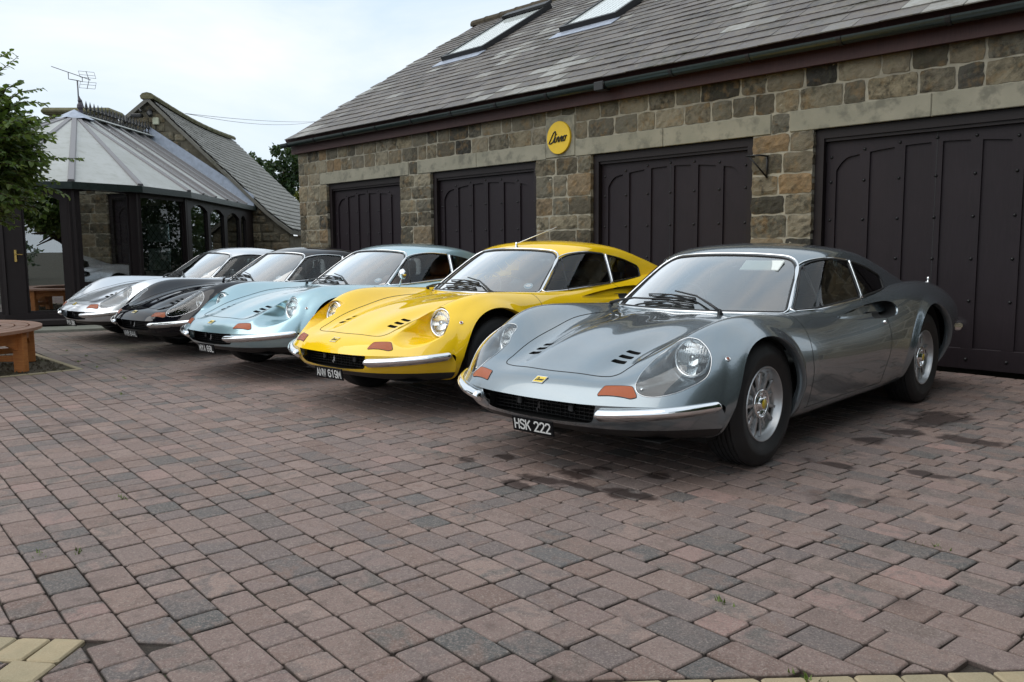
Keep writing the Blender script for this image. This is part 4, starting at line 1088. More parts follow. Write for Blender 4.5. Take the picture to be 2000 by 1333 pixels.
def wood_paint(name, base, rough=.42):
    b = NB(name); P = b.pos(); g = b.noise(b.scalev(P, (9, 9, .6)), 9, 5, .6)
    c = b.mix(b.rampf(g, .35, .7), tuple(k * .82 for k in base), tuple(k * 1.15 for k in base)); c = b.mix(b.rampf(b.noise(P, 1.3, 4), .45, .75, 0, .35), c, tuple(k * 1.5 + .004 for k in base))
    b.p(base=c, rough=rough, spec=.28, normal=b.bump(g, .25, .002))
wood_paint('door_paint', (.0145, .0095, .0125), .55)
wood_paint('frame_paint', (.014, .0095, .0098), .5)
wood_paint('fascia_paint', (.055, .022, .020), .5)
plain('gutter_plastic', (.012, .022, .020), .32, var=.2)
plain('iron_black', (.008, .008, .009), .45)
plain('lead_grey', (.36, .40, .48), .45, .3, var=.15, vscale=12)
plain('roof_white', (.43, .445, .43), .5, var=.05, vscale=5)
def sheet():
    b = NB('roof_sheet'); P = b.pos(); n = b.noise(P, 1.6, 5, .65); n2 = b.noise(b.scalev(P, (1, 1, .4)), 7, 5, .65)
    c = b.mix(b.rampf(n2, .50, .75, 0, .5), b.mix(b.rampf(n, .4, .65), (.60, .615, .60), (.53, .545, .52)), (.36, .37, .31)); b.p(base=c, rough=.45)
    tr_ = b.n('ShaderNodeBsdfTranslucent', {'Color': c}); mx = b.n('ShaderNodeMixShader', {0: .35, 1: b.b.outputs[0], 2: tr_.outputs[0]}); b.t.links.new(mx.outputs[0], b.out.inputs['Surface'])
sheet()
plain('bar_grey', (.16, .15, .155), .4)
plain('finial_purple', (.05, .04, .055), .5)
plain('box_cream', (.55, .56, .42), .5)
plain('aerial_metal', (.10, .10, .11), .4, .5)
plain('brass', (.60, .42, .14), .25, 1.0)
plain('sign_yellow', (.76, .50, .015), .45, var=.05, vscale=20)
plain('sign_ink', (.012, .012, .014), .4)
def bench_mat(name, c1, c2):
    b = NB(name); O = b.obj(); g = b.noise(b.scalev(O, (2, 2, 14)), 5, 5, .6); c = b.mix(b.rampf(g, .3, .7), c1, c2)
    c = b.mix(b.rampf(b.noise(b.pos(), 7, 4), .5, .75, 0, .4), c, (.10, .055, .035)); b.p(base=c, rough=.55, spec=.4, normal=b.bump(g, .3, .002))
bench_mat('bench_wood', (.40, .135, .036), (.52, .21, .06)); bench_mat('bench_top_wood', (.32, .165, .105), (.42, .24, .16))
def leaf_mat(name, cols, trans=.35):
    b = NB(name); r = b.attr('rnd'); c = b.ramp(r, cols)
    df = b.n('ShaderNodeBsdfTranslucent', {'Color': b.mix(.5, c, (.16, .24, .03))}); b.p(base=c, rough=.42, spec=.4)
    mx = b.n('ShaderNodeMixShader', {0: trans, 1: b.b.outputs[0], 2: df.outputs[0]}); b.t.links.new(mx.outputs[0], b.out.inputs['Surface'])
leaf_mat('leaf', [(0, (.040, .075, .018)), (.4, (.085, .145, .032)), (.75, (.150, .215, .055)), (1, (.25, .31, .10))], .42)
leaf_mat('leaf_dark', [(0, (.012, .030, .012)), (.6, (.028, .058, .020)), (1, (.055, .090, .032))], .2)
leaf_mat('leaf_gold', [(0, (.06, .075, .012)), (.6, (.11, .12, .02)), (1, (.17, .17, .035))], .25)
noise2('bark', (.045, .034, .024), (.09, .07, .05), 20, .9, .9, 40, .01)
noise2('soil', (.045, .035, .022), (.12, .10, .07), 60, .95, .9, 80, .012, c3=(.06, .055, .025))
noise2('yard_far', (.06, .058, .04), (.085, .075, .055), 2.0, .95, .3)
noise2('slab_stone', (.16, .165, .14), (.21, .21, .18), 6, .9, .5, 60, c3=(.11, .12, .08))
plain('weed', (.10, .15, .02), .6, var=.3)
def wired_glass():
    b = NB('roof_glass'); t = b.t; t.nodes.remove(b.b)
    gl = b.n('ShaderNodeBsdfGlossy', {'Color': (1, 1, 1, 1), 'Roughness': .04}); df = b.n('ShaderNodeBsdfDiffuse', {'Color': (.80, .86, .83, 1)})
    mx = b.n('ShaderNodeMixShader', {0: .55, 1: df.outputs[0], 2: gl.outputs[0]}); t.links.new(mx.outputs[0], b.out.inputs['Surface'])
wired_glass()
def poly_glass():
    b = NB('poly_glass'); t = b.t; b.p(base=(.30, .32, .31), rough=.25, spec=.5)
    fr = b.n('ShaderNodeFresnel', {'IOR': 1.5}); gl = b.n('ShaderNodeBsdfGlossy', {'Color': (1, 1, 1, 1), 'Roughness': .03})
    mx = b.n('ShaderNodeMixShader', {0: b.math('MULTIPLY', fr.outputs[0], 1.3), 1: b.b.outputs[0], 2: gl.outputs[0]}); t.links.new(mx.outputs[0], b.out.inputs['Surface'])
poly_glass()

def px_of(P):
    """rough picture size helper: distance along the view and whether inside the frame (for choosing which pieces are single objects)"""
    M = np.array(cam.matrix_world.to_3x3()); q = (np.asarray(P, float) - np.array(cam.matrix_world.translation)) @ M
    z = -q[..., 2]; f = 1654.5 / 2000
    x = q[..., 0] / np.maximum(z, .01) * f; y = q[..., 1] / np.maximum(z, .01) * f
    return z, (z > .1) & (np.abs(x) < .52) & (np.abs(y) < .36)

# ================================================================== ground and paving
ground = obj('ground', MB().add([(-260, -260, -.06), (260, -260, -.06), (260, 260, -.06), (-260, 260, -.06)], [(0, 1, 2, 3)]).mesh('ground'), 'yard_far'); tag(ground, kind='structure')
paving = obj('paving', MB().box((-13, -9, -.05), (7, 3.99, -.0155)).mesh('paving'), 'joint_sand'); tag(paving, kind='structure')
PA = math.radians(-3.5); PC, PS = math.cos(PA), math.sin(PA)
def clip_half(poly, n, d):
    """keep n.p > d"""
    out = []
    for i in range(len(poly)):
        a, b = poly[i], poly[(i + 1) % len(poly)]; da, db = n[0] * a[0] + n[1] * a[1] - d, n[0] * b[0] + n[1] * b[1] - d
        if da > 0: out.append(a)
        if (da > 0) != (db > 0): t = da / (da - db); out.append((a[0] + (b[0] - a[0]) * t, a[1] + (b[1] - a[1]) * t))
    return out
def area(p): return .5 * abs(sum(p[i][0] * p[(i + 1) % len(p)][1] - p[(i + 1) % len(p)][0] * p[i][1] for i in range(len(p))))
LC = np.array([.424, -3.051]); LU = np.array([.743, .669]); LN_ = np.array([.669, -.743])     # corner of the left tan course
RP = np.array([1.816, -1.921]); RU = np.array([.652, .758]); RN = np.array([.758, -.652])     # right tan course
TW = .138
def inset_block(poly, z0, hgt, bev=.0075, jit=.0016, low=.0):
    """block with slightly rounded, uneven upper arris -> verts, faces"""
    c = np.mean(poly, 0); n = len(poly)
    pts = []
    for i in range(n):      # chamfer plan corners
        a, b, d = np.array(poly[i - 1]), np.array(poly[i]), np.array(poly[(i + 1) % n]); u = a - b; w = d - b; lu, lw = np.linalg.norm(u), np.linalg.norm(w); r = min(.006 + RND.uniform(-.003, .006), lu * .3, lw * .3)
        pts += [b + u / lu * r, b + w / lw * r]
    pts = np.array(pts); m = len(pts); pts = pts + NPR.uniform(-jit, jit, pts.shape)
    dv = c - pts; dl = np.linalg.norm(dv, axis=1, keepdims=True); ins = pts + dv / dl * np.minimum(bev, dl * .3)
    tl = NPR.uniform(-.0022, .0022, 2); top = z0 + (ins - c) @ tl * 2.2
    V = np.concatenate([np.column_stack([pts, np.full(m, z0 - hgt)]), np.column_stack([pts, np.full(m, z0 - .0044)]), np.column_stack([ins, top])])
    F = [(i, (i + 1) % m, m + (i + 1) % m, m + i) for i in range(m)] + [(m + i, m + (i + 1) % m, 2 * m + (i + 1) % m, 2 * m + i) for i in range(m)] + [tuple(range(2 * m, 3 * m))]
    return V, F
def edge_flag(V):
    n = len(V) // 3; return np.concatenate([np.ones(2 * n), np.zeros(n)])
def attrs_mesh(name, V, F, r, smooth=False):
    me = new_mesh(name, V, F, smooth)
    for k, nm in enumerate(('rnd', 'rnd2', 'rnd3')):
        a = me.attributes.new(nm, 'FLOAT', 'POINT'); a.data.foreach_set('value', np.asarray(r[k], np.float32) * np.ones(len(V), np.float32) if not hasattr(r[k], '__len__') else np.asarray(r[k], np.float32))
    return me
blocks = []
row = 0; v = -9.2
while v < 4.4:
    cw = .131 + RND.uniform(-.0015, .0015); u = -13.2 + RND.uniform(0, .2)
    while u < 7.2:
        # longer stretchers towards the right-hand side of the yard
        rr = RND.random(); right = 1 / (1 + math.exp(-(u - .9) * 3))
        ln = (.118 if rr < .42 - .22 * right else .152 if rr < .80 - .25 * right else .205) * (1 + .12 * right) + RND.uniform(-.004, .004)
        g = .0023
        P4 = [(u + g, v + g), (u + ln - g, v + g), (u + ln - g, v + cw - g), (u + g, v + cw - g)]
        ja = RND.gauss(0, .007); mx_, my_ = u + ln / 2, v + cw / 2; P4 = [(mx_ + (x - mx_) - (y - my_) * ja, my_ + (y - my_) + (x - mx_) * ja) for x, y in P4]; P4 = [(x * PC - y * PS, x * PS + y * PC) for x, y in P4]
        cx, cy = np.mean(P4, 0); u += ln
        if cx < -10.6 or cx > 5.2 or cy < -6.8 or cy > 4.02: continue
        if -7.45 < cx < -5.53 and -3.7 < cy < -1.33: continue
        c2 = np.array([cx, cy]); a = (c2 - LC) @ LN_; b_ = (c2 - LC) @ LU
        dr = (c2 - RP) @ RN
        poly = P4
        if dr > -.2:
            if dr > TW * .5: poly = clip_half(poly, RN, RP @ RN + TW + .004)
            else: poly = clip_half(poly, -RN, -(RP @ RN - .004))
        if a > -.2 and b_ < .2:
            if a > TW * .6 and b_ < -TW * .6: poly = clip_half(clip_half(poly, LN_, LC @ LN_ + TW + .004), -LU, -(LC @ LU - TW - .004))
            elif b_ > a * 0 and b_ > -.02 and (b_ > -a * .0): poly = clip_half(poly, LU, LC @ LU + .004) if b_ > -TW * .6 and a > 0 else clip_half(poly, -LN_, -(LC @ LN_ - .004))
            elif a < TW * .6 and a < -b_: poly = clip_half(poly, -LN_, -(LC @ LN_ - .004))
            else: poly = clip_half(poly, LU, LC @ LU + .004)
        if len(poly) < 3 or area(poly) < .0012: continue
        blocks.append(poly)
    v += cw
ctr_ = np.array([np.mean(p, 0) for p in blocks]); dz, inside = px_of(np.column_stack([ctr_, np.zeros(len(ctr_))]))
score = np.where(inside, 1 / dz, 0); single = set(np.argsort(-score)[:300].tolist())
SV, SF, SR, sn = [], [], [[], [], []], 0
for i, p in enumerate(blocks):
    x, y = np.mean(p, 0)
    wob = .0025 * math.sin(x * 1.9 + y * 1.1) + .0018 * math.sin(x * 4.1 - y * 3.3)
    V, F = inset_block(np.array(p), wob - .002 + min(.002, max(-.0025, RND.gauss(0, .0010))), .03)
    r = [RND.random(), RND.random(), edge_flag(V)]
    if i in single:
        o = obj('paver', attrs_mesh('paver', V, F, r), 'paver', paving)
    else:
        SV.append(V); SF += [tuple(k + sn for k in f) for f in F]; sn += len(V)
        for k in range(3): SR[k].append(np.ones(len(V)) * r[k])
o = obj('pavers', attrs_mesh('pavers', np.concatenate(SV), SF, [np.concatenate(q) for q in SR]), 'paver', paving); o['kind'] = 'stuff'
# tan border courses, block by block
def border(start, du, dn, n, ln, mat, parent):
    for k in range(n):
        l = ln + RND.uniform(-.006, .006)
        a = start + du * (k * ln + .003); sk = RND.uniform(-.008, .008)
        P = [a, a + du * (ln - .006), a + du * (ln - .006 + sk) + dn * (TW - .003), a + du * sk + dn * (TW - .003)]
        V, F = inset_block(np.array(P), -.0015 + RND.gauss(0, .0008), .03); obj('border_block', attrs_mesh('border_block', V, F, [RND.random()] * 3), mat, parent)
border(RP - RU * 1.5, RU, RN, 42, .124, 'tan_block', paving)
border(LC, -LU, LN_, 14, .105, 'tan_block', paving)
border(LC + LN_ * TW - LU * .0, LN_, -LU, 12, .115, 'tan_block', paving)
# planting bed with its kerb round the tree
bed = obj('flower_bed', MB().box((-7.42, -3.66, -.05), (-5.60, -1.38, -.004)).mesh('flower_bed'), 'soil'); tag(bed, kind='structure')
m = MB()
for k in range(16): m = MB().box((-5.595, -3.66 + .143 * k, -.04), (-5.545, -3.66 + .143 * k + .138, .006), bev=.004); obj('kerb_block', m.mesh('kerb_block', attr=True), 'tan_block', bed)
for k in range(13): m = MB().box((-7.42 + .143 * k, -1.378, -.04), (-7.42 + .143 * k + .138, -1.33, .004), bev=.004); obj('kerb_block', m.mesh('kerb_block', attr=True), 'tan_block', bed)
m = MB()
for k in range(900):
    x, y = RND.uniform(-7.35, -5.62), RND.uniform(-3.6, -1.4); r = RND.uniform(.008, .022); a = RND.uniform(0, 6.28)
    V = [(x + r * math.cos(a + q * 2.09), y + r * math.sin(a + q * 2.09), -.004 + RND.uniform(.0, .006)) for q in range(3)] + [(x, y, .004 + r * .8)]
    m.add(V, [(0, 1, 3), (1, 2, 3), (2, 0, 3)], RND.random())
o = obj('gravel', m.mesh('gravel', attr=True), 'soil', bed); o['kind'] = 'stuff'
# weeds in the joints
m = MB()
spots = [(-.36, -2.85), (1.83, -.52), (-.95, -2.5), (2.0, 1.5), (2.2, .9), (-3.9, -1.55), (-4.7, -1.25), (-6.2, -1.2), (-6.6, -1.0), (-7.3, -1.0), (1.98, -1.75), (1.55, -1.5), (-.42, -2.97), (-5.6, -1.2), (-5.9, -.9)]
for (x, y) in spots:
    for k in range(12):
        a = RND.uniform(0, 6.28); r = RND.uniform(0, .045); px_, py_ = x + r * math.cos(a) * 1.6, y + r * math.sin(a) * .5; h = RND.uniform(.008, .022); b_ = RND.uniform(0, 6.28); w = .004
        dx, dy = math.cos(b_), math.sin(b_); m.add([(px_ - dy * w, py_ + dx * w, -.004), (px_ + dy * w, py_ - dx * w, -.004), (px_ + dx * h * .8, py_ + dy * h * .8, h)], [(0, 1, 2)])
o = obj('weeds', m.mesh('weeds'), 'weed'); tag(o, 'tiny green weeds sprouting from the joints of the brick paving', 'weeds', kind='stuff')

# ================================================================== garage building
YW = 3.966
gar = empty('garage_building', (-4.0, YW, 0), 0, 'long stone garage block with slate roof, skylights and dark timber doors', 'garage')
def G(name, me, mat, parent=None):
    """child of the garage with world-space mesh data"""
    o = obj(name, me, mat, parent or gar)
    if parent is None: o.location = (4.0, -YW, 0)
    return o
XL, XR = -10.95, 2.0
DOORS = [(-10.004, -7.836), (-7.072, -4.857), (-3.921, -1.735), (-1.083, 1.105)]
ZL0, ZL1, ZF = 2.196, 2.392, 2.790
mw = MB(); yb = YW + .006
edges = [XL] + [e for d in DOORS for e in d] + [XR]
for k in range(0, len(edges), 2): mw.box((edges[k] + .004, yb, -.02), (edges[k + 1] - .004, yb + .30, ZL0))
mw.box((XL + .004, yb, ZL0), (XR - .004, yb + .30, ZF + .02)); mw.box((XL + .02, yb + .30, -.02), (XL + .30, 12.6, ZF + .3)); mw.box((XR - .3, yb + .30, -.02), (XR - .02, 12.6, ZF + .3))
mw.box((XL, 12.3, -.02), (XR, 12.6, ZF)); mw.add([(XL + .02, YW + .3, ZF), (XL + .02, 12.6, ZF), (XL + .02, 8.3, 5.66), (XL + .3, YW + .3, ZF), (XL + .3, 12.6, ZF), (XL + .3, 8.3, 5.66)], [(0, 1, 2), (3, 5, 4), (0, 2, 5, 3), (1, 4, 5, 2)])
wall = G('wall', mw.mesh('wall'), 'mortar')
def stone_mesh(x0, x1, z0, z1, y, depth=.05, bulge=.011, nx=None, side=0):
    """rock-faced block: front grid with rounded, uneven edges. Wall plane x-z, front towards -y"""
    w, h = x1 - x0, z1 - z0; nx = max(5, min(11, int(w / .042))); nz = max(5, min(7, int(h / .034)))
    V = []; F = []; ph = [RND.uniform(0, 6.28) for _ in range(6)]; cj = [(RND.uniform(-.007, .007), RND.uniform(-.007, .007)) for _ in range(4)]; tilt = (RND.uniform(-.007, .007), RND.uniform(-.006, .006)); bl = bulge * RND.uniform(.5, 1.3)
    for j in range(nz + 1):
        for i in range(nx + 1):
            u, t = i / nx, j / nz
            eu = min(u, 1 - u) * w; et = min(t, 1 - t) * h; e = min(eu, et)
            rd = min(1, e / .011); f = (1 - (1 - rd) ** 2)
            x = x0 + u * w + sum(c[0] * q for c, q in zip(cj, ((1 - u) * (1 - t), u * (1 - t), (1 - u) * t, u * t))) + (.003 * math.sin(9 * t * h / .2 + ph[0]) if i in (0, nx) else RND.uniform(-.004, .004)) + (RND.uniform(-.005, .005) if 0 < j < nz and i in (0, nx) else 0)
            z = z0 + t * h + sum(c[1] * q for c, q in zip(cj, ((1 - u) * (1 - t), u * (1 - t), (1 - u) * t, u * t))) + (.004 * math.sin(7 * u * w / .2 + ph[1]) if j in (0, nz) else RND.uniform(-.004, .004))
            r_ = .006
            if (i in (0, nx)) and (j in (0, nz)): x += r_ * (1 if i == 0 else -1); z += r_ * (1 if j == 0 else -1)
            d = (.35 + .65 * f) * (bl + tilt[0] * (u - .5) * 2 + tilt[1] * (t - .5) * 2 + .004 * math.sin(u * w * 28 + ph[2]) * math.sin(t * h * 31 + ph[3]) + RND.uniform(-.0055, .0055))
            V.append((x, y - d, z))
    n = nx + 1
    for j in range(nz):
        for i in range(nx): F.append((j * n + i, j * n + i + 1, (j + 1) * n + i + 1, (j + 1) * n + i))
    rim = [i for i in range(n)] + [j * n + nx for j in range(1, nz + 1)] + [nz * n + i for i in range(nx - 1, -1, -1)] + [j * n for j in range(nz - 1, 0, -1)]
    b0 = len(V); V += [(V[k][0], y + depth, V[k][2]) for k in rim]; m_ = len(rim)
    for k in range(m_): F.append((rim[(k + 1) % m_], rim[k], b0 + k, b0 + (k + 1) % m_))
    return V, F
def stone(x0, x1, z0, z1, parent=None, y=YW + .004, name='stone', rnd=None, xf=None, **k):
    V, F = stone_mesh(x0, x1, z0, z1, y, **k)
    if xf: V = [xf(p) for p in V]
    r = [RND.random() if rnd is None else rnd, RND.random(), RND.random()]
    o = obj(name, attrs_mesh(name, V, F, r, False), 'sandstone', parent or wall); return o
JT = .0105
def course(x0, x1, z0, z1, wmin, wmax, parent=None, **k):
    x = x0
    while x < x1 - .02:
        w = RND.uniform(wmin, wmax)
        if x1 - (x + w) < wmin * .7: w = x1 - x if x1 - x < wmax * 1.25 else (x1 - x) / 2
        stone(x + JT, x + w - JT, z0 + JT * .8, z1 - JT * .8, parent, **k); x += w
# two courses above the lintels
zc = 2.600
for (a, b_) in ((XL, -4.665), (-4.173, XR)): course(a, b_, ZL1, zc, .20, .46)
course(XL, -4.665, zc, ZF + .03, .20, .44); course(-4.173, XR, zc, ZF + .03, .24, .50); course(-4.665, -4.173, 2.70, ZF + .03, .22, .30)
# piers, with jamb stones that turn into the reveal
def pier(x0, x1, zt):
    z = 0.
    k = 0
    while z < zt - .05:
        h = RND.uniform(.17, .27)
        if zt - (z + h) < .12: h = zt - z
        w = x1 - x0
        n = 1 if (w < .5 and RND.random() < .08) else (2 if w < .85 else 3)
        cuts = [x0] + sorted(x0 + w * ((q + 1) / n + RND.uniform(-.14, .14)) for q in range(n - 1)) + [x1]
        for q in range(n): stone(cuts[q] + (JT if q else 0), cuts[q + 1] - (JT if q < n - 1 else 0), z + JT * .8, z + h - JT * .8, depth=.18 if True else .05)
        z += h; k += 1
for k in range(0, len(edges), 2): pier(edges[k], edges[k + 1], ZL0 if 0 < k < 8 else ZL0)
for (x0, x1, rn) in ((XL, -10.62, None), (-10.62, -10.21, .7), (-7.60, -7.38, .55), (-1.530, -1.330, .92), (1.24, 1.62, None), (1.62, XR, None)): stone(x0 + JT, x1 - JT, ZL0 + .006, ZL1 - .006, rnd=rn)
for (x0, x1) in ((-10.21, -7.60), (-7.38, -6.02), (-6.02, -4.668), (-4.170, -2.851), (-2.851, -1.530), (-1.330, -.007), (-.007, 1.24)):
    G('lintel', MB().box((x0 + .003, YW - .008, ZL0), (x1 - .003, YW + .30, ZL1), bev=.006).mesh('lintel'), 'lintel_stone')
G('keystone', MB().box((-4.665, YW - .010, ZL0 + .012), (-4.173, YW + .28, 2.694), bev=.006).mesh('keystone'), 'lintel_stone')
# doors
def garage_door(x0, x1):
    d = MB(); yf = YW + .10; zt = ZL0 - .002; fw = .085
    d.box((x0 + .002, yf - .05, -.02), (x0 + fw, yf + .10, zt)); d.box((x1 - fw, yf - .05, -.02), (x1 - .002, yf + .10, zt)); d.box((x0 + fw, yf - .05, zt - .085), (x1 - fw, yf + .10, zt)); d.box((x0 + fw, yf - .030, zt - .115), (x1 - fw, yf + .08, zt - .085))
    dr = G('garage_door', d.mesh('garage_door'), 'frame_paint')
    a, b_ = x0 + fw + .004, x1 - fw - .004; yl = yf + .012; zb, ztop = .03, zt - .118; W = b_ - a; n = 6; st = .095; pw = (W - st * (n + 1)) / n
    # stiles and rails: a board with shaped openings
    rail = MB()
    def arch(x): t = (x - a) / W * 2 - 1; return ztop - .085 - .105 * t * t
    V = []; F = []
    rail.box((a, yl, zb), (b_, yl + .028, .21), bev=.004)
    for k in range(n + 1):
        xs = a + k * (pw + st); rail.box((xs, yl, .21), (xs + st, yl + .028, arch(xs + st / 2) - .045 if 0 < k < n else arch(xs + st / 2)))
    # head rail with arched openings
    for k in range(n):
        xa, xb = a + st + k * (pw + st), a + st + k * (pw + st) + pw; N = 10; low = []
        for q in range(N + 1):
            x = xa + (xb - xa) * q / N; z = arch(x)
            if k == 0: z -= .10 * max(0, 1 - (x - xa) / (pw * .62)) ** 2.2
            if k == n - 1: z -= .10 * max(0, 1 - (xb - x) / (pw * .62)) ** 2.2
            low.append((x, z))
        for q in range(N):
            (p, z0), (p2, z1) = low[q], low[q + 1]
            rail.add([(p, yl, z0), (p2, yl, z1), (p2, yl, ztop), (p, yl, ztop), (p, yl + .028, z0), (p2, yl + .028, z1)], [(0, 1, 2, 3), (0, 4, 5, 1)])
    for k in range(n + 1):
        xs = a + k * (pw + st); zz = arch(xs + st / 2) - (.045 if 0 < k < n else 0); rail.add([(xs, yl, zz), (xs + st, yl, zz), (xs + st, yl, ztop), (xs, yl, ztop)], [(0, 1, 2, 3)])
    rail.add([(a, yl, ztop), (b_, yl, ztop), (b_, yl + .028, ztop), (a, yl + .028, ztop)], [(0, 1, 2, 3)])
    obj('door_rail', rail.mesh('door_rail'), 'door_paint', dr)
    for k in range(n):
        xa = a + st + k * (pw + st); obj('door_panel', MB().box((xa - .012, yl + .020, .19), (xa + pw + .012, yl + .034, ztop - .02)).mesh('door_panel'), 'door_paint', dr)
    sd = MB()
    for k in range(n + 1):
        x = a + k * (pw + st) + st / 2
        for z in (.115, .62, .98, 1.34, 1.70, min(arch(x) + .035, ztop - .05)):
            if k in (0, n) or True:
                sd.lathe([(.002, .0155), (-.006, .0135), (-.014, .005), (-.015, 0)], 8, 'y', Matrix.Translation((x, yl, z)))
    o = obj('door_stud', sd.mesh('door_stud', True), 'iron_black', dr); o['kind'] = 'stuff'
    obj('door_gap', MB().box(((x0 + x1) / 2 - .003, yl - .0015, .03), ((x0 + x1) / 2 + .003, yl + .01, ztop)).mesh('door_gap'), 'iron_black', dr)
for d in DOORS: garage_door(*d)
# fascia, gutter, roof
G('fascia', MB().box((XL - .05, YW - .10, ZF - .02), (XR + .1, YW - .075, ZF + .22)).box((XL - .05, YW - .075, ZF - .012), (XR + .1, YW + .02, ZF + .002)).mesh('fascia'), 'fascia_paint')
gm = MB(); V = []; F = []; n = 12; gy, gz, gr = 3.752, 2.948, .064
for x in (XL - .14, XR + .15):
    for k in range(n + 1): a = math.pi + math.pi * k / n; V.append((x, gy + gr * math.cos(a), gz + gr * math.sin(a)))
    for k in range(n, -1, -1): a = math.pi + math.pi * k / n; V.append((x, gy + (gr - .006) * math.cos(a), gz + (gr - .006) * math.sin(a)))
q = 2 * (n + 1); F = [(k, (k + 1) % q, q + (k + 1) % q, q + k) for k in range(q)] + [tuple(range(q)), tuple(range(2 * q - 1, q - 1, -1))]; gm.add(V, F)
gut = G('gutter', gm.mesh('gutter', False), 'gutter_plastic')
for x in [XL + .1 + .92 * k for k in range(15)]:
    c = MB()
    for kk in range(n):
        a0, a1 = math.pi + math.pi * kk / n, math.pi + math.pi * (kk + 1) / n; V = []
        for xx in (x - .022, x + .022):
            for a in (a0, a1): V += [(xx, gy + (gr + .007) * math.cos(a), gz + (gr + .007) * math.sin(a)), (xx, gy + (gr - .002) * math.cos(a), gz + (gr - .002) * math.sin(a))]
        c.add(V, [(0, 2, 6, 4), (0, 1, 3, 2), (4, 6, 7, 5)])
    if x < XR: obj('gutter_bracket', c.mesh('gutter_bracket'), 'iron_black', gut)
obj('gutter_outlet', MB().box((-3.62, gy - .075, gz - .085), (-3.48, gy + .06, gz + .012), bev=.006).mesh('gutter_outlet'), 'iron_black', gut)
RS = math.atan2(5.76 - 2.93, 8.3 - 3.6); RT = Matrix.Translation((0, 3.6, 2.93)) @ Matrix.Rotation(RS, 4, 'X'); SLEN = 5.486    # roof frame: x along, y up the slope, z out
rm = MB().box((XL - .10, .20, -.10), (XR + .12, SLEN, -.012), RT); RB = Matrix.Translation((0, 13.0, 2.93)) @ Matrix.Rotation(math.pi, 4, 'Z') @ Matrix.Rotation(RS, 4, 'X'); rm.box((-(XR + .12), .0, -.10), (-(XL - .10), SLEN, .0), RB)
roof_o = G('roof', rm.mesh('roof'), 'fascia_paint')
SKY = [(-9.36, -8.22, 2.86, 4.80), (-6.28, -5.16, 2.70, 4.62)]
sl = []; s = .135; k = 0
while s < SLEN - .04:
    t = s / SLEN; ex = .235 - .075 * t; x = XL - .12 + RND.uniform(0, .25)
    while x < XR + .14:
        w = (.33 - .09 * t) * RND.uniform(.72, 1.22); x1 = min(x + w, XR + .14)
        cx, cs = (x + x1) / 2, s + ex / 2
        if not any(a + .06 < cx < b_ - .06 and c - .02 < s and s + ex < d + .05 for a, b_, c, d in SKY): sl.append((x + .002, x1 - .002, s + RND.uniform(-.006, .004), ex))
        x = x1
    s += ex; k += 1
def slate_box(x0, x1, s0, ex, th=.010):
    up = min(s0 + ex * 1.25, SLEN + .02); j = [RND.uniform(-.003, .003) for _ in range(4)]; z0 = .004 + RND.uniform(0, .007)
    L = [(x0 + j[0], s0, z0), (x1 + j[1], s0 + RND.uniform(-.004, .004), z0 + RND.uniform(-.001, .002)), (x1, up, -.006), (x0, up, -.006)]
    V = [(x, y, z) for x, y, z in L] + [(x, y, z + th) for x, y, z in L]
    return [tuple(RT @ Vector(p)) for p in V], [(4, 5, 6, 7), (0, 1, 5, 4), (1, 2, 6, 5), (3, 0, 4, 7)]
cen = np.array([tuple(RT @ Vector(((a + b_) / 2, c + d / 2, 0))) for a, b_, c, d in sl]); dz, ins = px_of(cen); single = set(np.argsort(-np.where(ins, 1 / dz, 0))[:300].tolist())
mm = MB(); RR = [[], [], []]
# paler slates come in drifts where the roof has been patched
for i, q in enumerate(sl):
    V, F = slate_box(*q); cx, cs = (q[0] + q[1]) / 2, q[2]
    dr_ = math.sin(cx * 1.05 + cs * .85 + .6) + .6 * math.sin(cx * 2.3 - cs * .5); r = RND.random()
    rn = RND.uniform(.86, .97) if RND.random() < max(.05, .42 * (dr_ - .25)) else r * .84
    rr = [rn, RND.random(), RND.random()]
    if i in single: obj('slate', attrs_mesh('slate', V, F, rr), 'slate', roof_o)
    else:
        mm.add(V, F); [RR[k].append(np.full(len(V), rr[k])) for k in range(3)]
V, F = mm.data(); o = obj('slates', attrs_mesh('slates', V, F, [np.concatenate(k) for k in RR]), 'slate', roof_o); o['kind'] = 'stuff'
for k in range(29):
    x = XL - .13 + .455 * k; M2 = Matrix.Translation((x, 8.3, 5.755)); V = []; F = []; n = 8
    for xx, r_ in ((0, .135), (.40, .128), (.40, .14), (.46, .14)):
        for q in range(n + 1): a = math.radians(-20 + 220 * q / n); V.append((x + xx, 8.3 + r_ * 1.05 * math.cos(a), 5.735 + r_ * .8 * math.sin(a)))
    for j in range(3):
        for q in range(n): F.append((j * (n + 1) + q, j * (n + 1) + q + 1, (j + 1) * (n + 1) + q + 1, (j + 1) * (n + 1) + q))
    F.append(tuple(range(n + 1)))
    if x < XR: obj('ridge_tile', new_mesh('ridge_tile', V, F, False), 'ridge_tile', roof_o)
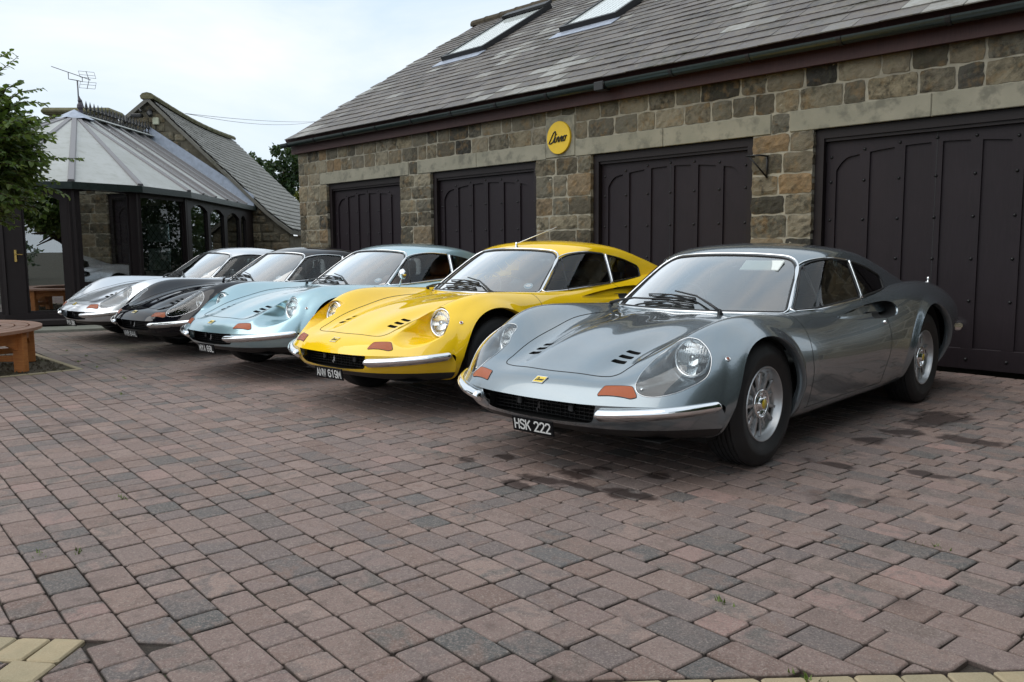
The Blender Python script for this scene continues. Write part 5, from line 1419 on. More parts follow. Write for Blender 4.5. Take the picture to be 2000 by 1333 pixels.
for (a, b_, c, d) in SKY:
    f = MB(); f.box((a, c, -.01), (b_, c + .07, .10), RT); f.box((a, d - .07, -.01), (b_, d, .135), RT); f.box((a, c + .07, -.01), (a + .06, d - .07, .10), RT); f.box((b_ - .06, c + .07, -.01), (b_, d - .07, .10), RT); f.box((a - .02, d - .16, .10), (b_ + .02, d + .03, .15), RT)
    s_ = G('skylight', f.mesh('skylight'), 'iron_black'); obj('pane', MB().box((a + .06, c + .07, .070), (b_ - .06, d - .07, .082), RT).mesh('pane'), 'roof_glass', s_)
    f = MB()
    for k in range(1, 9): x = a + .06 + (b_ - a - .12) * k / 9; f.box((x - .0025, c + .07, .082), (x + .0025, d - .07, .0835), RT)
    for k in range(1, 24):
        y = c + .07 + (d - c - .14) * k / 24; f.box((a + .06, y - .0015, .082), (b_ - .06, y + .0015, .083), RT)
    o = obj('glazing_wire', f.mesh('glazing_wire'), 'bar_grey', s_); o['kind'] = 'stuff'
    obj('flashing', MB().box((a - .06, c - .24, .016), (b_ + .06, c, .026), RT).mesh('flashing'), 'lead_grey', s_)
# round sign
sg = empty('round_sign', (-4.42, YW - .011, 2.44), 0, 'round yellow sign with black script on the pale keystone above the garages', 'sign')
m = MB().lathe([(.0, .199), (-.022, .199), (-.028, .195), (-.028, .0)], 64, 'y'); obj('disc', shade_auto(m.mesh('disc'), 30), 'sign_yellow', sg)
m = MB()
for st in DINO:
    P = cspline(np.arange(len(st)), np.array(st), np.linspace(0, len(st) - 1, 6 * len(st))) if len(st) > 3 else np.array(st)
    m.tube([(x * .150 + y * .03, -.033, y * .165) for x, y in P], .0075, 6)
obj('lettering', m.mesh('lettering', True), 'sign_ink', sg)
# iron bracket on the pier
br = obj('iron_bracket', MB().tube([(-1.70, YW - .02, 1.99), (-1.70, YW - .16, 1.99), (-1.545, YW - .16, 1.985), (-1.545, YW - .02, 1.985)], .009, 6).tube([(-1.555, YW - .02, 1.99), (-1.555, YW - .02, 1.77)], .010, 6).tube([(-1.555, YW - .02, 1.78), (-1.68, YW - .15, 1.985)], .008, 6).mesh('iron_bracket', True), 'iron_black'); tag(br, 'small black iron bracket on the stone pier behind the roof of the grey car', 'bracket')
# ================================================================== conservatory and the house behind it
HO = Vector((-16.07, 5.54, 0)); HU = Vector((.771, -.637, 0)); HW = Vector((.637, .771, 0))
HM = Matrix(((HU.x, HW.x, 0, HO.x), (HU.y, HW.y, 0, HO.y), (0, 0, 1, 0), (0, 0, 0, 1)))     # local (u, w, z) -> world; u towards the yard
def hl(p): return tuple(HM @ Vector(p))
house = empty('stone_house', tuple(HO), 0, 'old stone house gable with a sagging stone slate roof behind the conservatory', 'house')
def H(name, me, mat, parent=None):
    """child of the house with mesh data in local (u,w,z) coordinates"""
    if isinstance(me, MB): me = me.mesh(name)
    me.transform(HM)
    if HM.determinant() < 0: me.flip_normals()
    return Hw(name, me, mat, parent)
def Hw(name, me, mat, parent=None):
    root_ = parent or house; o = obj(name, me, mat, root_)
    if parent is None: o.location = -HO
    return o
WA, ZA = -2.256, 4.62        # apex
def gz(w): return ZA - (w - WA) * 1.007 if w > WA else ZA - (WA - w) * .80
V = [(-.02, -5.6, -.1), (-.02, .86, -.1), (-.02, .86, gz(.86) - .06), (-.02, WA, ZA - .07), (-.02, -5.6, gz(-5.6) - .06)]
V2 = [(-.45, b, c) for a, b, c in V]; n = 5
gable = H('wall', MB().add(V + V2, [tuple(range(n)), tuple(range(2 * n - 1, n - 1, -1))] + [(i, n + i, n + (i + 1) % n, (i + 1) % n) for i in range(n)]).box((-9.0, .45, -.1), (-.45, .84, 1.40)).box((-9.0, -5.6, -.1), (-.45, -5.2, 1.6)), 'house_mortar')
# gable stones; local wall plane u=0 facing +u. stone_mesh works in x-z facing -y: map (x,y,z)->(u=-y, w=x, z)
def gstone(w0, w1, z0, z1):
    stone(w0, w1, z0, z1, gable, y=.006, xf=lambda p: hl((-p[1], p[0], p[2])), depth=.03, nx=4, bulge=.028)
z = .0
while z < ZA - .25:
    h = RND.uniform(.17, .26); w = -5.5 + RND.uniform(0, .2)
    while w < .84:
        ww = RND.uniform(.26, .50); a, b_ = w + .012, min(w + ww - .012, .84); w += ww
        top = min(gz(a), gz(b_)) - .06
        if z + h > top:
            if z + .09 < top: gstone(a, b_, z + .01, top - .0) if b_ - a > .08 else None
            elif min(gz((a + b_) / 2), 9) - .1 > z + .12: pass
            continue
        if b_ - a < .08: continue
        if -2.68 < (a + b_) / 2 < -1.70 and z < 2.0: continue     # inner doorway
        gstone(a, b_, z + .01, z + h - .01)
    z += h
# stone slate roof, slightly sagging ridge
UR = -7.0
def roofp(u, t, lift=0., side=1):
    """t = distance down the slope from the ridge"""
    sag = -.10 * math.sin(math.pi * min(1, max(0, -u) / 7.0)) - .012 * max(0, -u)
    k = 1.007 if side > 0 else .80; c = 1 / math.hypot(1, k)
    fl = .10 * max(0, t - 3.4) ** 2 if side > 0 else 0      # the eaves kick out a little
    return (u, WA + side * t * c, ZA + sag * (1 - t / 6) - t * c * k + lift + fl)
rm = MB(); nu_, ntt = 14, 10
for side in (1, -1):
    TL = 4.50 if side > 0 else 4.6; V = []; F = []
    for i in range(nu_ + 1):
        for j in range(ntt + 1): V.append(roofp(.10 + (UR - .10) * i / nu_, TL * j / ntt, -.02, side))
    for i in range(nu_):
        for j in range(ntt):
            f = (i * (ntt + 1) + j, i * (ntt + 1) + j + 1, (i + 1) * (ntt + 1) + j + 1, (i + 1) * (ntt + 1) + j); F.append(f if side > 0 else f[::-1])
    rm.add(V, F); V3 = [(a, b, c - .10) for a, b, c in V]; rm.add(V3, [f[::-1] for f in F])
    m_ = ntt + 1; rm.add([V[j] for j in range(m_)] + [V3[j] for j in range(m_)], [(j, j + 1, m_ + j + 1, m_ + j) for j in range(m_ - 1)])
    rm.add([V[i * m_ + ntt] for i in range(nu_ + 1)] + [V3[i * m_ + ntt] for i in range(nu_ + 1)], [(i, i + 1, nu_ + 2 + i, nu_ + 1 + i) for i in range(nu_)])
hroof = H('roof', rm, 'stone_slate')
mm = MB(); RR = []; sing = []
t = 4.52; k = 0
while t > .10:
    ex = .14 + .075 * t / 4.5; u = .12 - RND.uniform(0, .2)
    while u > UR:
        w = RND.uniform(.20, .40) * (.75 + .25 * t / 4.5); u1 = max(u - w, UR); z0 = .018 + RND.uniform(0, .008)
        A = [roofp(u - .004, t, z0 + .016), roofp(u1 + .004, t + RND.uniform(-.01, .01), z0 + .016 + RND.uniform(-.004, .006)), roofp(u1 + .004, max(0, t - ex * 1.3), .004), roofp(u - .004, max(0, t - ex * 1.3), .004)]
        B = [(a, b, c - .022) for a, b, c in A[:2]]
        mm.add(A + B, [(0, 1, 2, 3), (0, 4, 5, 1)]); RR.append(np.full(6, RND.random())); u = u1
    t -= ex
V, F = mm.data(); me = attrs_mesh('slates', V, F, [np.concatenate(RR)] * 3); o = H('slates', me, 'stone_slate', hroof); o['kind'] = 'stuff'
for k in range(14):
    u = .12 - .51 * k; V = []; F = []; n = 6
    for uu, r_ in ((u, .16), (u - .50, .155)):
        a0, b0, c0 = roofp(min(0, uu), 0)
        for q in range(n + 1): a = math.radians(-30 + 240 * q / n); V.append((uu, b0 + r_ * math.cos(a), c0 - .01 + r_ * .62 * math.sin(a)))
    for q in range(n): F.append((q, q + 1, n + 2 + q, n + 1 + q))
    F += [tuple(range(n + 1))]; H('ridge_stone', MB().add(V, F), 'moss_stone', hroof)
# chimney behind the glass roof
ch = H('chimney', MB().box((-1.7, -4.98, 1.2), (-.95, -3.62, 4.36), bev=.02), 'house_mortar'); H('cap', MB().box((-1.8, -5.14, 4.36), (-.85, -3.48, 4.52), bev=.06), 'moss_stone', ch)
for zz in (3.55, 3.80, 4.05):
    w = -4.98
    while w < -3.64:
        ww = RND.uniform(.25, .42); stone(w + .01, min(w + ww, -3.62) - .01, zz + .01, zz + .24, ch, y=.95, xf=lambda p: hl((-p[1], p[0], p[2])), depth=.03, nx=4); w += ww
# inner door with leaded lights
dn = H('inner_door', MB().box((.0, -2.68, .0), (.03, -1.70, 2.12), bev=.006), 'iron_black')
for z0, z1 in ((1.28, 1.70), (.62, 1.12)):
    pn = H('door_pane', MB().box((.032, -2.44, z0), (.038, -1.94, z1)), 'roof_glass', dn); ld = MB()
    for k in range(-4, 7):
        for sg_ in (1, -1):
            P = []
            for q in range(31):
                w = -2.44 + .5 * q / 30; z = z0 + (w + 2.44 - .125 * k * 1.0) * 1.5 * 1 if sg_ > 0 else z1 - (w + 2.44 - .125 * k) * 1.5
                if z0 < z < z1: P.append((.040, w, z))
            if len(P) > 2: ld.tube([P[0], P[-1]], .006, 4)
    H('lead_lattice', ld, 'iron_black', dn)
# floodlight, alarm box and cable on the gable (things of their own)
m = MB(); m.tube([(.02, -2.44, 4.28), (.16, -2.44, 4.34), (.22, -2.36, 4.26)], .022, 6); m.box((.14, -2.58, 4.12), (.32, -2.34, 4.20), bev=.02); m.tube([(.05, -2.22, 4.30), (.16, -2.20, 4.22), (.20, -2.16, 4.16)], [.05, .07, .05], 8)
me = m.mesh('floodlight'); me.transform(HM); tag(obj('floodlight', me, 'iron_black'), 'black floodlight and sensor fixed high on the stone gable', 'lamp')
m = MB(); m.box((.01, -2.17, 3.98), (.10, -2.03, 4.14), bev=.015); me = m.mesh('alarm_box'); me.transform(HM); ab = tag(obj('alarm_box', me, 'box_cream'), 'small cream box under the floodlight on the stone gable', 'box')
m = MB(); m.tube([(.03, -2.12, 3.98), (.04, -2.12, 3.75), (.05, -2.14, 3.52)], .010, 5); me = m.mesh('cable'); me.transform(HM); obj('cable', me, 'iron_black', ab)

# ------------------------------------------------------------------ conservatory
cons = empty('conservatory', tuple(HO + HU * 4 + HW * -2.2), 0, 'conservatory with dark wooden frames and a pale panelled bay roof', 'conservatory')
def K(name, me, mat, parent=None):
    if isinstance(me, MB): me = me.mesh(name)
    me.transform(HM); o = obj(name, me, mat, parent or cons)
    if parent is None: o.location = -Vector(cons.location)
    return o
WC = -2.26
right = [(0, 0), (5.5, .2), (7.0, -.05), (7.9, -.65), (8.15, -1.55)]
plan = right + [(u, 2 * WC - w) for u, w in right[::-1]]
ZE = 2.07
def facet(a, b_, panes, zs=.20, zt=2.0, name='window_frame', thick=.07, glass='house_glass'):
    """frame between plan points a and b_ with glazed openings (s0,s1,z0,z1,arch); outside lies to the right of b_-a seen from above"""
    A, B = Vector((*a, 0)), Vector((*b_, 0)); L = (B - A).length; X = (B - A) / L; N = Vector((X.y, -X.x, 0))
    if N.dot(Vector((4, WC, 0)) - A) > 0: N = -N
    M = Matrix(((X.x, N.x, 0, A.x), (X.y, N.y, 0, A.y), (0, 0, 1, 0), (0, 0, 0, 1)))
    f = MB(); th = thick; xs = 0.
    for (s0, s1, z0, z1, ar) in sorted(panes):
        f.box((xs, -th, zs), (s0, 0, zt), M); f.box((s0, -th, zs), (s1, 0, z0), M); f.box((s0, -th, z1 + ar * .0), (s1, 0, zt), M) if not ar else None
        if ar:
            n = 10
            for q in range(n):
                x0, x1 = s0 + (s1 - s0) * q / n, s0 + (s1 - s0) * (q + 1) / n; h = lambda x: z1 - ar * (2 * (x - s0) / (s1 - s0) - 1) ** 2
                f.add([tuple(M @ Vector(p)) for p in ((x0, 0, h(x0)), (x1, 0, h(x1)), (x1, 0, zt), (x0, 0, zt), (x0, -th, h(x0)), (x1, -th, h(x1)), (x1, -th, zt), (x0, -th, zt))], [(0, 1, 2, 3), (4, 7, 6, 5), (0, 4, 5, 1)])
        # inner bead
        f.box((s0, -th * .7, z0), (s0 + .022, -.02, z1 - ar), M); f.box((s1 - .022, -th * .7, z0), (s1, -.02, z1 - ar), M); f.box((s0, -th * .7, z0), (s1, -.02, z0 + .022), M)
        xs = s1
    f.box((xs, -th, zs), (L, 0, zt), M)
    for x in (.0, L): f.box((x - .045, -th - .01, zs), (x + .045, .012, zt), M)
    o = K(name, f, 'frame_paint')
    for (s0, s1, z0, z1, ar) in panes:
        P = [(s0, z0), (s1, z0)] + [(s0 + (s1 - s0) * q / 10, z1 - ar * (2 * q / 10 - 1) ** 2) for q in range(10, -1, -1)]; n = len(P)
        m = MB().add([tuple(M @ Vector((x, -.04, z))) for x, z in P] + [tuple(M @ Vector((x, -.046, z))) for x, z in P], [tuple(range(n)), tuple(range(2 * n - 1, n - 1, -1))]); K('pane', m, glass, o)
    return o, M, L
G4, G3, G2, G1, G0 = right
facet(G4, G3, [(.75, 1.36 - .12, .62, 1.84, .10), (1.40, 2.53, .62, 1.86, .11), (2.79, 3.87, .62, 1.88, .11), (4.06, 5.19, .62, 1.91, .11)], glass='side_pane')
facet(G3, G2, [(.07, 1.44, .32, 1.92, .0)], name='door_frame', glass='dim_pane')
facet(G2, G1, [(.15, .96, .62, 1.985, .03)], glass='bay_glass')
fo, fM, fL = facet(G1, G0, [(.14, .65, .22, 1.90, .09)], name='door_frame', glass='door_glass')
facet(G0, (8.15, 2 * WC + 1.55), [(.03, .62, .22, 1.90, .09), (.80, 1.35, .62, 1.9, .05)], name='door_frame', glass='door_glass')
for a, b_ in zip(plan[5:], plan[6:]): facet(b_, a, [(.15, math.dist(a, b_) - .15, .62, 1.9, .05)])
m = MB(); m.box((.74, .004, .95), (.775, .016, 1.12), fM, bev=.004); m.tube([fM @ Vector((.757, .01, 1.06)), fM @ Vector((.757, .05, 1.06)), fM @ Vector((.66, .055, 1.055))], .008, 6); K('door_handle', m, 'brass', fo)
# plinth, step, floor, eaves gutter
def ring(off, z0, z1, cap=True):
    P = [Vector((u, w)) for u, w in plan]; n = len(P); c = []
    for i in range(n):
        a, b_, d = P[max(0, i - 1)], P[i], P[min(n - 1, i + 1)]; t1 = (b_ - a).normalized() if i else (d - b_).normalized(); t2 = (d - b_).normalized() if i < n - 1 else t1
        nn = Vector((t1.y, -t1.x)) * -1 + Vector((t2.y, -t2.x)) * -1; nn.normalize(); k = 1 / max(.6, abs(nn.dot(Vector((-t1.y, t1.x)))))
        if (Vector((4, WC)) - b_).dot(nn) > 0: nn = -nn
        c.append(b_ + nn * off * k)
    return c
def band(o0, o1, z0, z1):
    A, B = ring(o0, 0, 0), ring(o1, 0, 0); n = len(A); V = [(p.x, p.y, z0) for p in B] + [(p.x, p.y, z1) for p in B] + [(p.x, p.y, z1) for p in A] + [(p.x, p.y, z0) for p in A]; F = []
    for i in range(n - 1):
        for k in range(4): F.append((k * n + i, k * n + i + 1, ((k + 1) % 4) * n + i + 1, ((k + 1) % 4) * n + i)[::-1])
    return MB().add(V, F)
K('plinth', band(-.10, .03, -.05, .20), 'frame_paint'); 
K('eaves_gutter', band(-.09, .11, 1.985, 2.085), 'gutter_plastic')
P = ring(-.1, 0, 0); K('floor', MB().add([(p.x, p.y, .12) for p in P], [tuple(range(len(P)))]), 'soil')
mst = MB().box((.05, .02, .05), (1.05, .30, .13), fM, bev=.008); K('step', mst, 'frame_paint')
# roof: fan of pale panels over the bay, glass slopes along the ridge
AP = Vector((3.9, WC, 3.63)); RE = Vector((0, WC, 3.70))
E_ = [Vector((p.x, p.y, ZE + .02)) for p in ring(.07, 0, 0)]
bars = []
def panel(P, mat, th=.025, name='roof_panel'):
    P = [Vector(p) for p in P]; nrm = (P[1] - P[0]).cross(P[2] - P[0]).normalized(); nrm = nrm if nrm.z > 0 else -nrm; n = len(P)
    V = [tuple(p) for p in P] + [tuple(p - nrm * th) for p in P]; K(name, MB().add(V, [tuple(range(n)), tuple(range(2 * n - 1, n - 1, -1))] + [(i, n + i, n + (i + 1) % n, (i + 1) % n) for i in range(n)]), mat)
def bar(a, b_, w=.045, h=.035, mat='bar_grey'):
    a, b_ = Vector(a), Vector(b_); d = (b_ - a).normalized(); s = d.cross(Vector((0, 0, 1))).normalized(); up = s.cross(d)
    V = [tuple(p + s * x * w + up * (y * h)) for p in (a, b_) for x, y in ((-1, 0), (1, 0), (.7, 1), (-.7, 1))]; K('glazing_bar', MB().add(V, [(0, 1, 5, 4), (1, 2, 6, 5), (2, 3, 7, 6), (3, 0, 4, 7), (0, 3, 2, 1), (4, 5, 6, 7)]), mat)
nE = len(E_)
for i in range(1, nE - 2): panel((AP, E_[i], E_[i + 1]), 'roof_sheet')
for i in range(1, nE - 1): bar(AP - Vector((0, 0, .02)), E_[i], .05)
for side, e0, e1 in ((0, E_[0], E_[1]), (1, E_[-1], E_[-2])):
    k_ = 6
    for q in range(k_):
        a0, a1 = e1.lerp(e0, q / k_), e1.lerp(e0, (q + 1) / k_); r0, r1 = AP.lerp(RE, q / k_), AP.lerp(RE, (q + 1) / k_)
        panel((r0, a0, a1, r1), 'roof_sheet' if q in (0, 2) else 'poly_glass')
        if q: bar(r0, a0, .032)
    bar(RE + Vector((-.0, 0, 0)), e0, .05)
# lead flashing up the gable, pale ridge strip, apex cap
def strip_gable(w0, z0, w1, z1): K('flashing', MB().add([(.07, w0, z0 - .02), (.07, w1, z1 - .02), (.055, w1, z1 + .24), (.055, w0, z0 + .22), (.02, w0, z0 - .02), (.02, w1, z1 - .02), (.02, w1, z1 + .24), (.02, w0, z0 + .22)], [(0, 1, 2, 3), (4, 7, 6, 5), (0, 4, 5, 1), (1, 5, 6, 2), (2, 6, 7, 3), (3, 7, 4, 0)]), 'lead_grey')
strip_gable(WC, 3.72, .06, 2.11); strip_gable(WC, 3.72, 2 * WC - .06, 2.11)
bar(AP + Vector((0, 0, .01)), RE + Vector((0, 0, .01)), .11, .03, 'roof_white')
m = MB(); V = [tuple(AP + Vector((.0, 0, .10)))]; n = 14
for q in range(n): a = 2 * math.pi * q / n; V.append(tuple(AP + Vector((.34 * math.cos(a), .34 * math.sin(a), -.085 - (.02 if q % 2 else 0)))))
K('apex_cap', m.add(V, [(0, 1 + q, 1 + (q + 1) % n) for q in range(n)]), 'lead_grey')
m = MB(); m.lathe([(0, .05), (.06, .05), (.08, .03), (.12, .055), (.17, .05), (.22, .02), (.24, .035), (.27, .03), (.34, .0)], 12, 'z', Matrix.Translation(AP + Vector((-.25, 0, .05)))); K('finial', m, 'finial_purple')
for k in range(20):
    p = AP.lerp(RE, (k + 1.9) / 21.5) + Vector((0, 0, .04)); m = MB(); m.tube([p, p + Vector((0, 0, .14))], .014, 5); m.lathe([(.12, .012), (.15, .038), (.17, .03), (.30, .0)], 6, 'z', Matrix.Translation(p))
    m.tube([p + Vector((.0, 0, .0)), p + Vector((-.09, 0, .07)), p + Vector((-.18, 0, 0))], .010, 4); K('ridge_spike', m, 'iron_black')
# stone slab before the door
def at_facet(s, d, z): return fM @ Vector((s, d, z))
P = [HM @ at_facet(s, d, 0) for s, d in ((-.5, .25), (1.3, .25), (1.3, .85), (-.5, .85))]
m = MB(); V, F = inset_block(np.array([(p.x, p.y) for p in P][::-1]), .035, .08, .02); tag(obj('stone_slab', attrs_mesh('stone_slab', V, F, [.5] * 3), 'slab_stone'), 'flat grey stone slab in front of the conservatory door', 'slab')

# ------------------------------------------------------------------ television aerial on the chimney
m = MB(); mast0 = Vector((-1.3, -4.40, 4.45)); mt = mast0 + Vector((0, 0, .78))
ae = empty('tv_aerial', tuple(HM @ mast0), 0, 'thin television aerial on a mast standing on the chimney', 'aerial')
def A_(name, m): me = m.mesh(name, True); me.transform(HM); o = obj(name, me, 'aerial_metal', ae); o.location = -Vector(ae.location); return o
A_('mast', MB().tube([mast0, mt], .017, 6))
b0, b1 = mt + Vector((.2, -.50, .29)), mt + Vector((-.05, .30, .02)); A_('boom', MB().tube([b0, b1], .009, 5).tube([b0.lerp(b1, .42), b0.lerp(b1, .42) + Vector((0, .0, -.16)), mt + Vector((0, .0, .0)), mt + Vector((0, .12, -.03)), b0.lerp(b1, .78)], .011, 5))
m = MB(); 
for k in range(12): c = b0.lerp(b1, .02 + .055 * k); m.tube([c + Vector((.07, 0, 0)), c - Vector((.07, 0, 0))], .005, 4)
A_('director', m)
m = MB(); c = b1 - Vector((0, .04, 0))
for sg_ in (1, -1):
    m.tube([c, c + Vector((0, -.06, .21 * sg_))], .008, 4)
    for q in (.25, .55, .95): y = c + Vector((0, -.06 * q, .21 * sg_ * q)); m.tube([y + Vector((.09, -.15, 0)), y + Vector((-.09, .15, 0))], .0045, 4)
    for q in (-1, 1): m.tube([c + Vector((-.09 * q, .15 * q, .052 * sg_)) + Vector((0, -.02, 0)), c + Vector((-.09 * q, .15 * q - .055, .20 * sg_))], .0045, 4)
A_('reflector', m)
# overhead wires
for k, (a, b_) in enumerate((((-15.9, 4.3, 4.33), (-31.2, 17.0, 6.95)), ((-16.0, 4.6, 4.36), (-31.3, 16.8, 7.25)))):
    a = HM @ Vector((-.5, -1.60, 4.32)); b_ = a.lerp(Vector(b_), 1.35); P = [a.lerp(b_, t) - Vector((0, 0, .35 * 4 * t * (1 - t) * (.6 + .8 * k))) for t in np.linspace(0, 1, 16)]
    tag(obj('overhead_wire', MB().tube(P, .0055, 4).mesh('overhead_wire'), 'aerial_metal'), ('lower' if k == 0 else 'upper') + ' of the two thin wires running from the gable across the sky', 'wire', 'overhead wires')

# ================================================================== round tree bench
BC = Vector((-6.46, -2.60, 0)); RO = 1.13
bn = empty('tree_bench', tuple(BC), 0, 'round slatted wooden bench built around the tree', 'bench')
def Bn(name, m, mat): o = obj(name, m.mesh(name), mat, bn); return o
for k, (r0, r1) in enumerate(((RO - .105, RO), (RO - .225, RO - .12), (RO - .345, RO - .24), (RO - .465, RO - .36))):
    for q in range(6):
        a0, a1 = q * math.pi / 3 + .03 + .2, (q + 1) * math.pi / 3 - .0 + .2; V = []; F = []; n = 12
        for j in range(n + 1):
            a = a0 + (a1 - a0) * j / n; c, s = math.cos(a), math.sin(a); V += [(r0 * c, r0 * s, .372), (r1 * c, r1 * s, .372), (r1 * c, r1 * s, .400), (r0 * c, r0 * s, .400)]
        for j in range(n):
            for t in range(4): F.append((4 * j + t, 4 * j + (t + 1) % 4, 4 * j + 4 + (t + 1) % 4, 4 * j + 4 + t)[::-1])
        F += [(0, 1, 2, 3), (4 * n + 3, 4 * n + 2, 4 * n + 1, 4 * n)]; Bn('seat_slat', MB().add(V, F), 'bench_top_wood')
for q in range(8):
    a = .25 + q * math.pi / 4 + .62; R_ = Matrix.Rotation(a, 4, 'Z')
    Bn('leg', MB().box((RO - .13, -.045, 0), (RO - .035, .045, .372), R_, bev=.006), 'bench_wood'); Bn('leg', MB().box((RO - .50, -.045, 0), (RO - .41, .045, .372), R_, bev=.006), 'bench_wood')
    Bn('rail', MB().box((RO - .42, -.02, .10), (RO - .12, .02, .155), R_, bev=.004), 'bench_wood')
    b0, b1 = a, a + math.pi / 4; P0, P1 = Vector(((RO - .075) * math.cos(b0), (RO - .075) * math.sin(b0), 0)), Vector(((RO - .075) * math.cos(b1), (RO - .075) * math.sin(b1), 0)); d = (P1 - P0); L = d.length; X = d / L; N = Vector((X.y, -X.x, 0)); M = Matrix(((X.x, N.x, 0, P0.x), (X.y, N.y, 0, P0.y), (0, 0, 1, 0), (0, 0, 0, 1)))
    m = MB(); n = 12
    for j in range(n):
        x0, x1 = .03 + (L - .06) * j / n, .03 + (L - .06) * (j + 1) / n; h = lambda x: .262 - .085 * max(0, abs(2 * x / L - 1) - .62) / .38
        m.add([tuple(M @ Vector(p)) for p in ((x0, .012, h(x0)), (x1, .012, h(x1)), (x1, .012, .372), (x0, .012, .372), (x0, -.02, h(x0)), (x1, -.02, h(x1)), (x1, -.02, .372), (x0, -.02, .372))], [(0, 1, 2, 3), (4, 7, 6, 5), (0, 4, 5, 1)])
    Bn('apron', m, 'bench_wood')

# ================================================================== trees
def leaf_verts(p, d, n, L, W, curl=.15):
    """a pointed, slightly folded leaf: p base, d direction, n normal"""
    d = d.normalized(); s = d.cross(n).normalized(); n = s.cross(d)
    V = [p, p + d * L * .35 + s * W * .5 + n * W * .12, p + d * L * .70 + s * W * .36 + n * W * .05 - n * L * curl * .3, p + d * L - n * L * curl, p + d * L * .70 - s * W * .36 + n * W * .05 - n * L * curl * .3, p + d * L * .35 - s * W * .5 + n * W * .12, p + d * L * .45 - n * W * .03]
    return [tuple(v) for v in V], [(0, 1, 6), (1, 2, 6), (2, 3, 6), (3, 4, 6), (4, 5, 6), (5, 0, 6)]
tr = empty('garden_tree', tuple(BC), 0, 'leafy green tree rising through the round bench at the edge of the yard', 'tree')
def rv(): 
    while True:
        v = Vector((RND.uniform(-1, 1), RND.uniform(-1, 1), RND.uniform(-1, 1)))
        if .05 < v.length < 1: return v.normalized()
bk = MB(); bk.tube([(0, 0, -.05), (.02, .03, .7), (-.02, .02, 1.3), (.03, -.02, 1.9)], [.10, .085, .07, .045], 10)
twigs = []
for k in range(24):
    a = RND.uniform(0, 6.28); z0 = RND.uniform(1.0, 1.85); e = Vector((math.cos(a) * RND.uniform(.5, .9), math.sin(a) * RND.uniform(.5, .9), z0 + RND.uniform(-.1, .7))); s = Vector((0, 0, z0)); m_ = s.lerp(e, .5) + Vector((0, 0, .15)); bk.tube([s, m_, e], [.035, .022, .010], 6); twigs.append(e)
# leafy shoots that stick out of the crown, most of them on the yard side
cn = Vector((.08, .14, 2.06)); TOY = Vector((.90, .42, 0)).normalized()
shoots = []
for k in range(520):
    d = rv(); 
    if k % 3 == 0: d = (d + TOY * .9).normalized()
    r = Vector((1.08 * d.x, 1.08 * d.y, .80 * d.z)); L = RND.uniform(.45, 1.0); st = cn + r * RND.uniform(.55, .90); en = st + Vector((d.x, d.y, d.z * .6 + RND.uniform(-.1, .45))).normalized() * L * RND.uniform(.35, .62)
    if en.z < 1.30: continue
    shoots.append((st, en))
for (sx, sy, sz, ex, ey, ez) in ((.4, .6, 2.5, .55, .80, 2.95), (.4, .7, 2.4, .62, 1.0, 2.66), (.5, .7, 2.1, .72, 1.06, 2.28), (.5, .7, 1.95, .78, 1.14, 2.02), (.5, .7, 1.8, .76, 1.12, 1.84), (.5, .7, 1.65, .70, 1.05, 1.58), (.5, .7, 2.0, .72, 1.10, 2.1), (.5, .6, 1.5, .6, .9, 1.40)): shoots.append((Vector((sx, sy, sz)), Vector((ex, ey, ez))))
leaves = []
for st, en in shoots:
    ax = en - st; md = st.lerp(en, .5) + Vector((0, 0, RND.uniform(-.02, .07))); bk.tube([st, md, en], [.007, .005, .002], 4)
    n = int(ax.length / .019)
    for j in range(n):
        t = .05 + .95 * j / n; p = st.lerp(md, t * 2) if t < .5 else md.lerp(en, t * 2 - 1)
        side = ax.cross(Vector((0, 0, 1))).normalized() * (1 if j % 2 else -1); d = (ax.normalized() * .5 + side * .8 + rv() * .5 + Vector((0, 0, -.15)))
        sz = RND.uniform(.6, 1.15) * (1 - .35 * t); leaves.append((p, d, (Vector((0, 0, 1)) + rv() * .7), (.105 * sz), .062 * sz))
for k in range(7500):    # inner mass of the crown
    d = rv(); r = RND.uniform(.35, 1.0) ** .5; p = cn + Vector((1.04 * d.x, 1.04 * d.y, .78 * d.z)) * r
    if p.z < 1.34 + RND.uniform(0, .12): continue
    leaves.append((p, rv() + d * .7 + Vector((0, 0, -.4)), Vector((0, 0, 1)) + rv() * .8, .108 * RND.uniform(.6, 1.1), .066 * RND.uniform(.6, 1.1)))
obj('trunk', bk.mesh('trunk', True), 'bark', tr)
cen = np.array([tuple(l[0] + BC) for l in leaves]); dz, ins = px_of(cen); sc = np.where(ins, np.array([l[3] for l in leaves]) / dz, 0) * (1 + .6 * (cen @ np.array([.9, -.2, 0]) - np.mean(cen @ np.array([.9, -.2, 0])))); single = set(np.argsort(-sc)[:300].tolist())
mm = MB()
for i, l in enumerate(leaves):
    V, F = leaf_verts(*l); r = RND.random()
    if i in single: obj('leaf', new_mesh('leaf', V, F, False, None, [r] * len(V)), 'leaf', tr)
    else: mm.add(V, F, r)
o = obj('crown', mm.mesh('crown', attr=True), 'leaf', tr); o['kind'] = 'stuff'
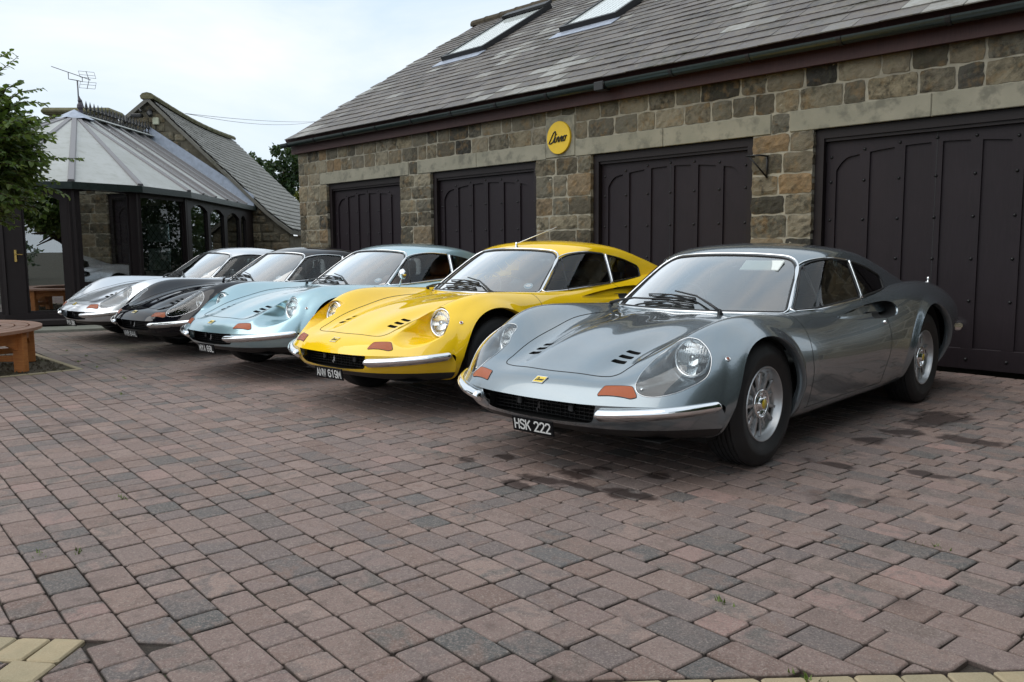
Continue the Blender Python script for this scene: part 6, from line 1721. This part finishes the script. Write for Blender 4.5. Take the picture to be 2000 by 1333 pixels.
def far_tree(base, lobes, mat, label, leafsize, count, cat='tree', group=None):
    t = empty(cat + '_behind' if False else 'background_tree', base, 0, label, cat, group); b = MB(); c = MB()
    H_ = max(l[2] + l[3] for l in lobes); b.tube([(0, 0, -.2), (.1, 0, H_ * .35), (0, .1, H_ * .6)], [.22, .17, .10], 8)
    for (x, y, z, r) in lobes: b.tube([(0, 0, H_ * .3), (x * .5, y * .5, z - r * .5), (x, y, z)], [.11, .07, .03], 6)
    tot = sum(l[3] ** 2 for l in lobes)
    for (x, y, z, r) in lobes:
        cl = [(rv() * r * RND.uniform(.45, 1.0) + Vector((x, y, z)), RND.uniform(.18, .42) * r) for _ in range(16)]
        for k in range(int(count * r * r / tot)):
            p0, cr = RND.choice(cl); p = p0 + rv() * cr * RND.random() ** .4; V, F = leaf_verts(p, rv(), rv(), leafsize * RND.uniform(.7, 1.4), leafsize * .8 * RND.uniform(.7, 1.3)); c.add(V, F, min(1, max(0, RND.gauss(.5, .22))))
    obj('trunk', b.mesh('trunk', True), 'bark', t); o = obj('crown', c.mesh('crown', attr=True), mat, t); o['kind'] = 'stuff'
far_tree((-39.6, 18.7, 0), [(-.4, -1.0, 4.7, 1.15), (.1, .2, 5.5, 1.3), (.6, 1.4, 5.8, 1.4), (.3, 1.0, 4.4, 1.3), (-.2, -.5, 3.7, 1.1), (.5, 2.2, 4.8, 1.5)], 'leaf_dark', 'dark green tree beyond the house roof, left of the garage corner', .17, 9000)
far_tree((-37.5, 18.6, 0), [(0, .4, 3.3, .8), (.2, 1.2, 3.6, 1.0), (-.1, -.2, 2.6, .7)], 'leaf_gold', 'yellow green bush below the dark tree at the garage corner', .15, 2200, 'bush')
# unseen trees added to shade the right, with hedges mirrored in glass and paint
c = MB()
for k in range(58):
    t = k / 57
    if t < .42: q = t / .42; cx, cy, hh, rr = 5.6 + 2.2 * q + .7 * math.sin(k * 2.1), 5.5 - 9.5 * q, 7.5 + 2.6 * abs(math.sin(k * 1.7)) - 3.2 * q, 1.6
    elif t < .82: q = (t - .42) / .40; cx, cy, hh, rr = 9 - 30 * q, -16.5 - 2.5 * math.sin(k * 1.3), .9 + 1.0 * abs(math.sin(k * 1.1)), 1.7
    else: q = (t - .82) / .18; cx, cy, hh, rr = -23.5 + 14 * q, 15 - 2 * q + .8 * math.sin(k * 1.3), 2.9, 1.6
    for j in range(int((150 if t < .82 else 240) * hh)):
        d = rv(); p = Vector((cx + d.x * rr, cy + d.y * rr, hh * .52 + d.z * hh * .52)); V, F = leaf_verts(p, rv(), rv(), .34 * RND.uniform(.6, 1.3), .30 * RND.uniform(.6, 1.3)); c.add(V, F[::2], RND.random())
o = obj('unseen_treeline', c.mesh('unseen_treeline', attr=True), 'leaf_dark'); tag(o, 'unseen dark green trees and hedges added for shade and for reflections in the glass', 'trees', kind='stuff')
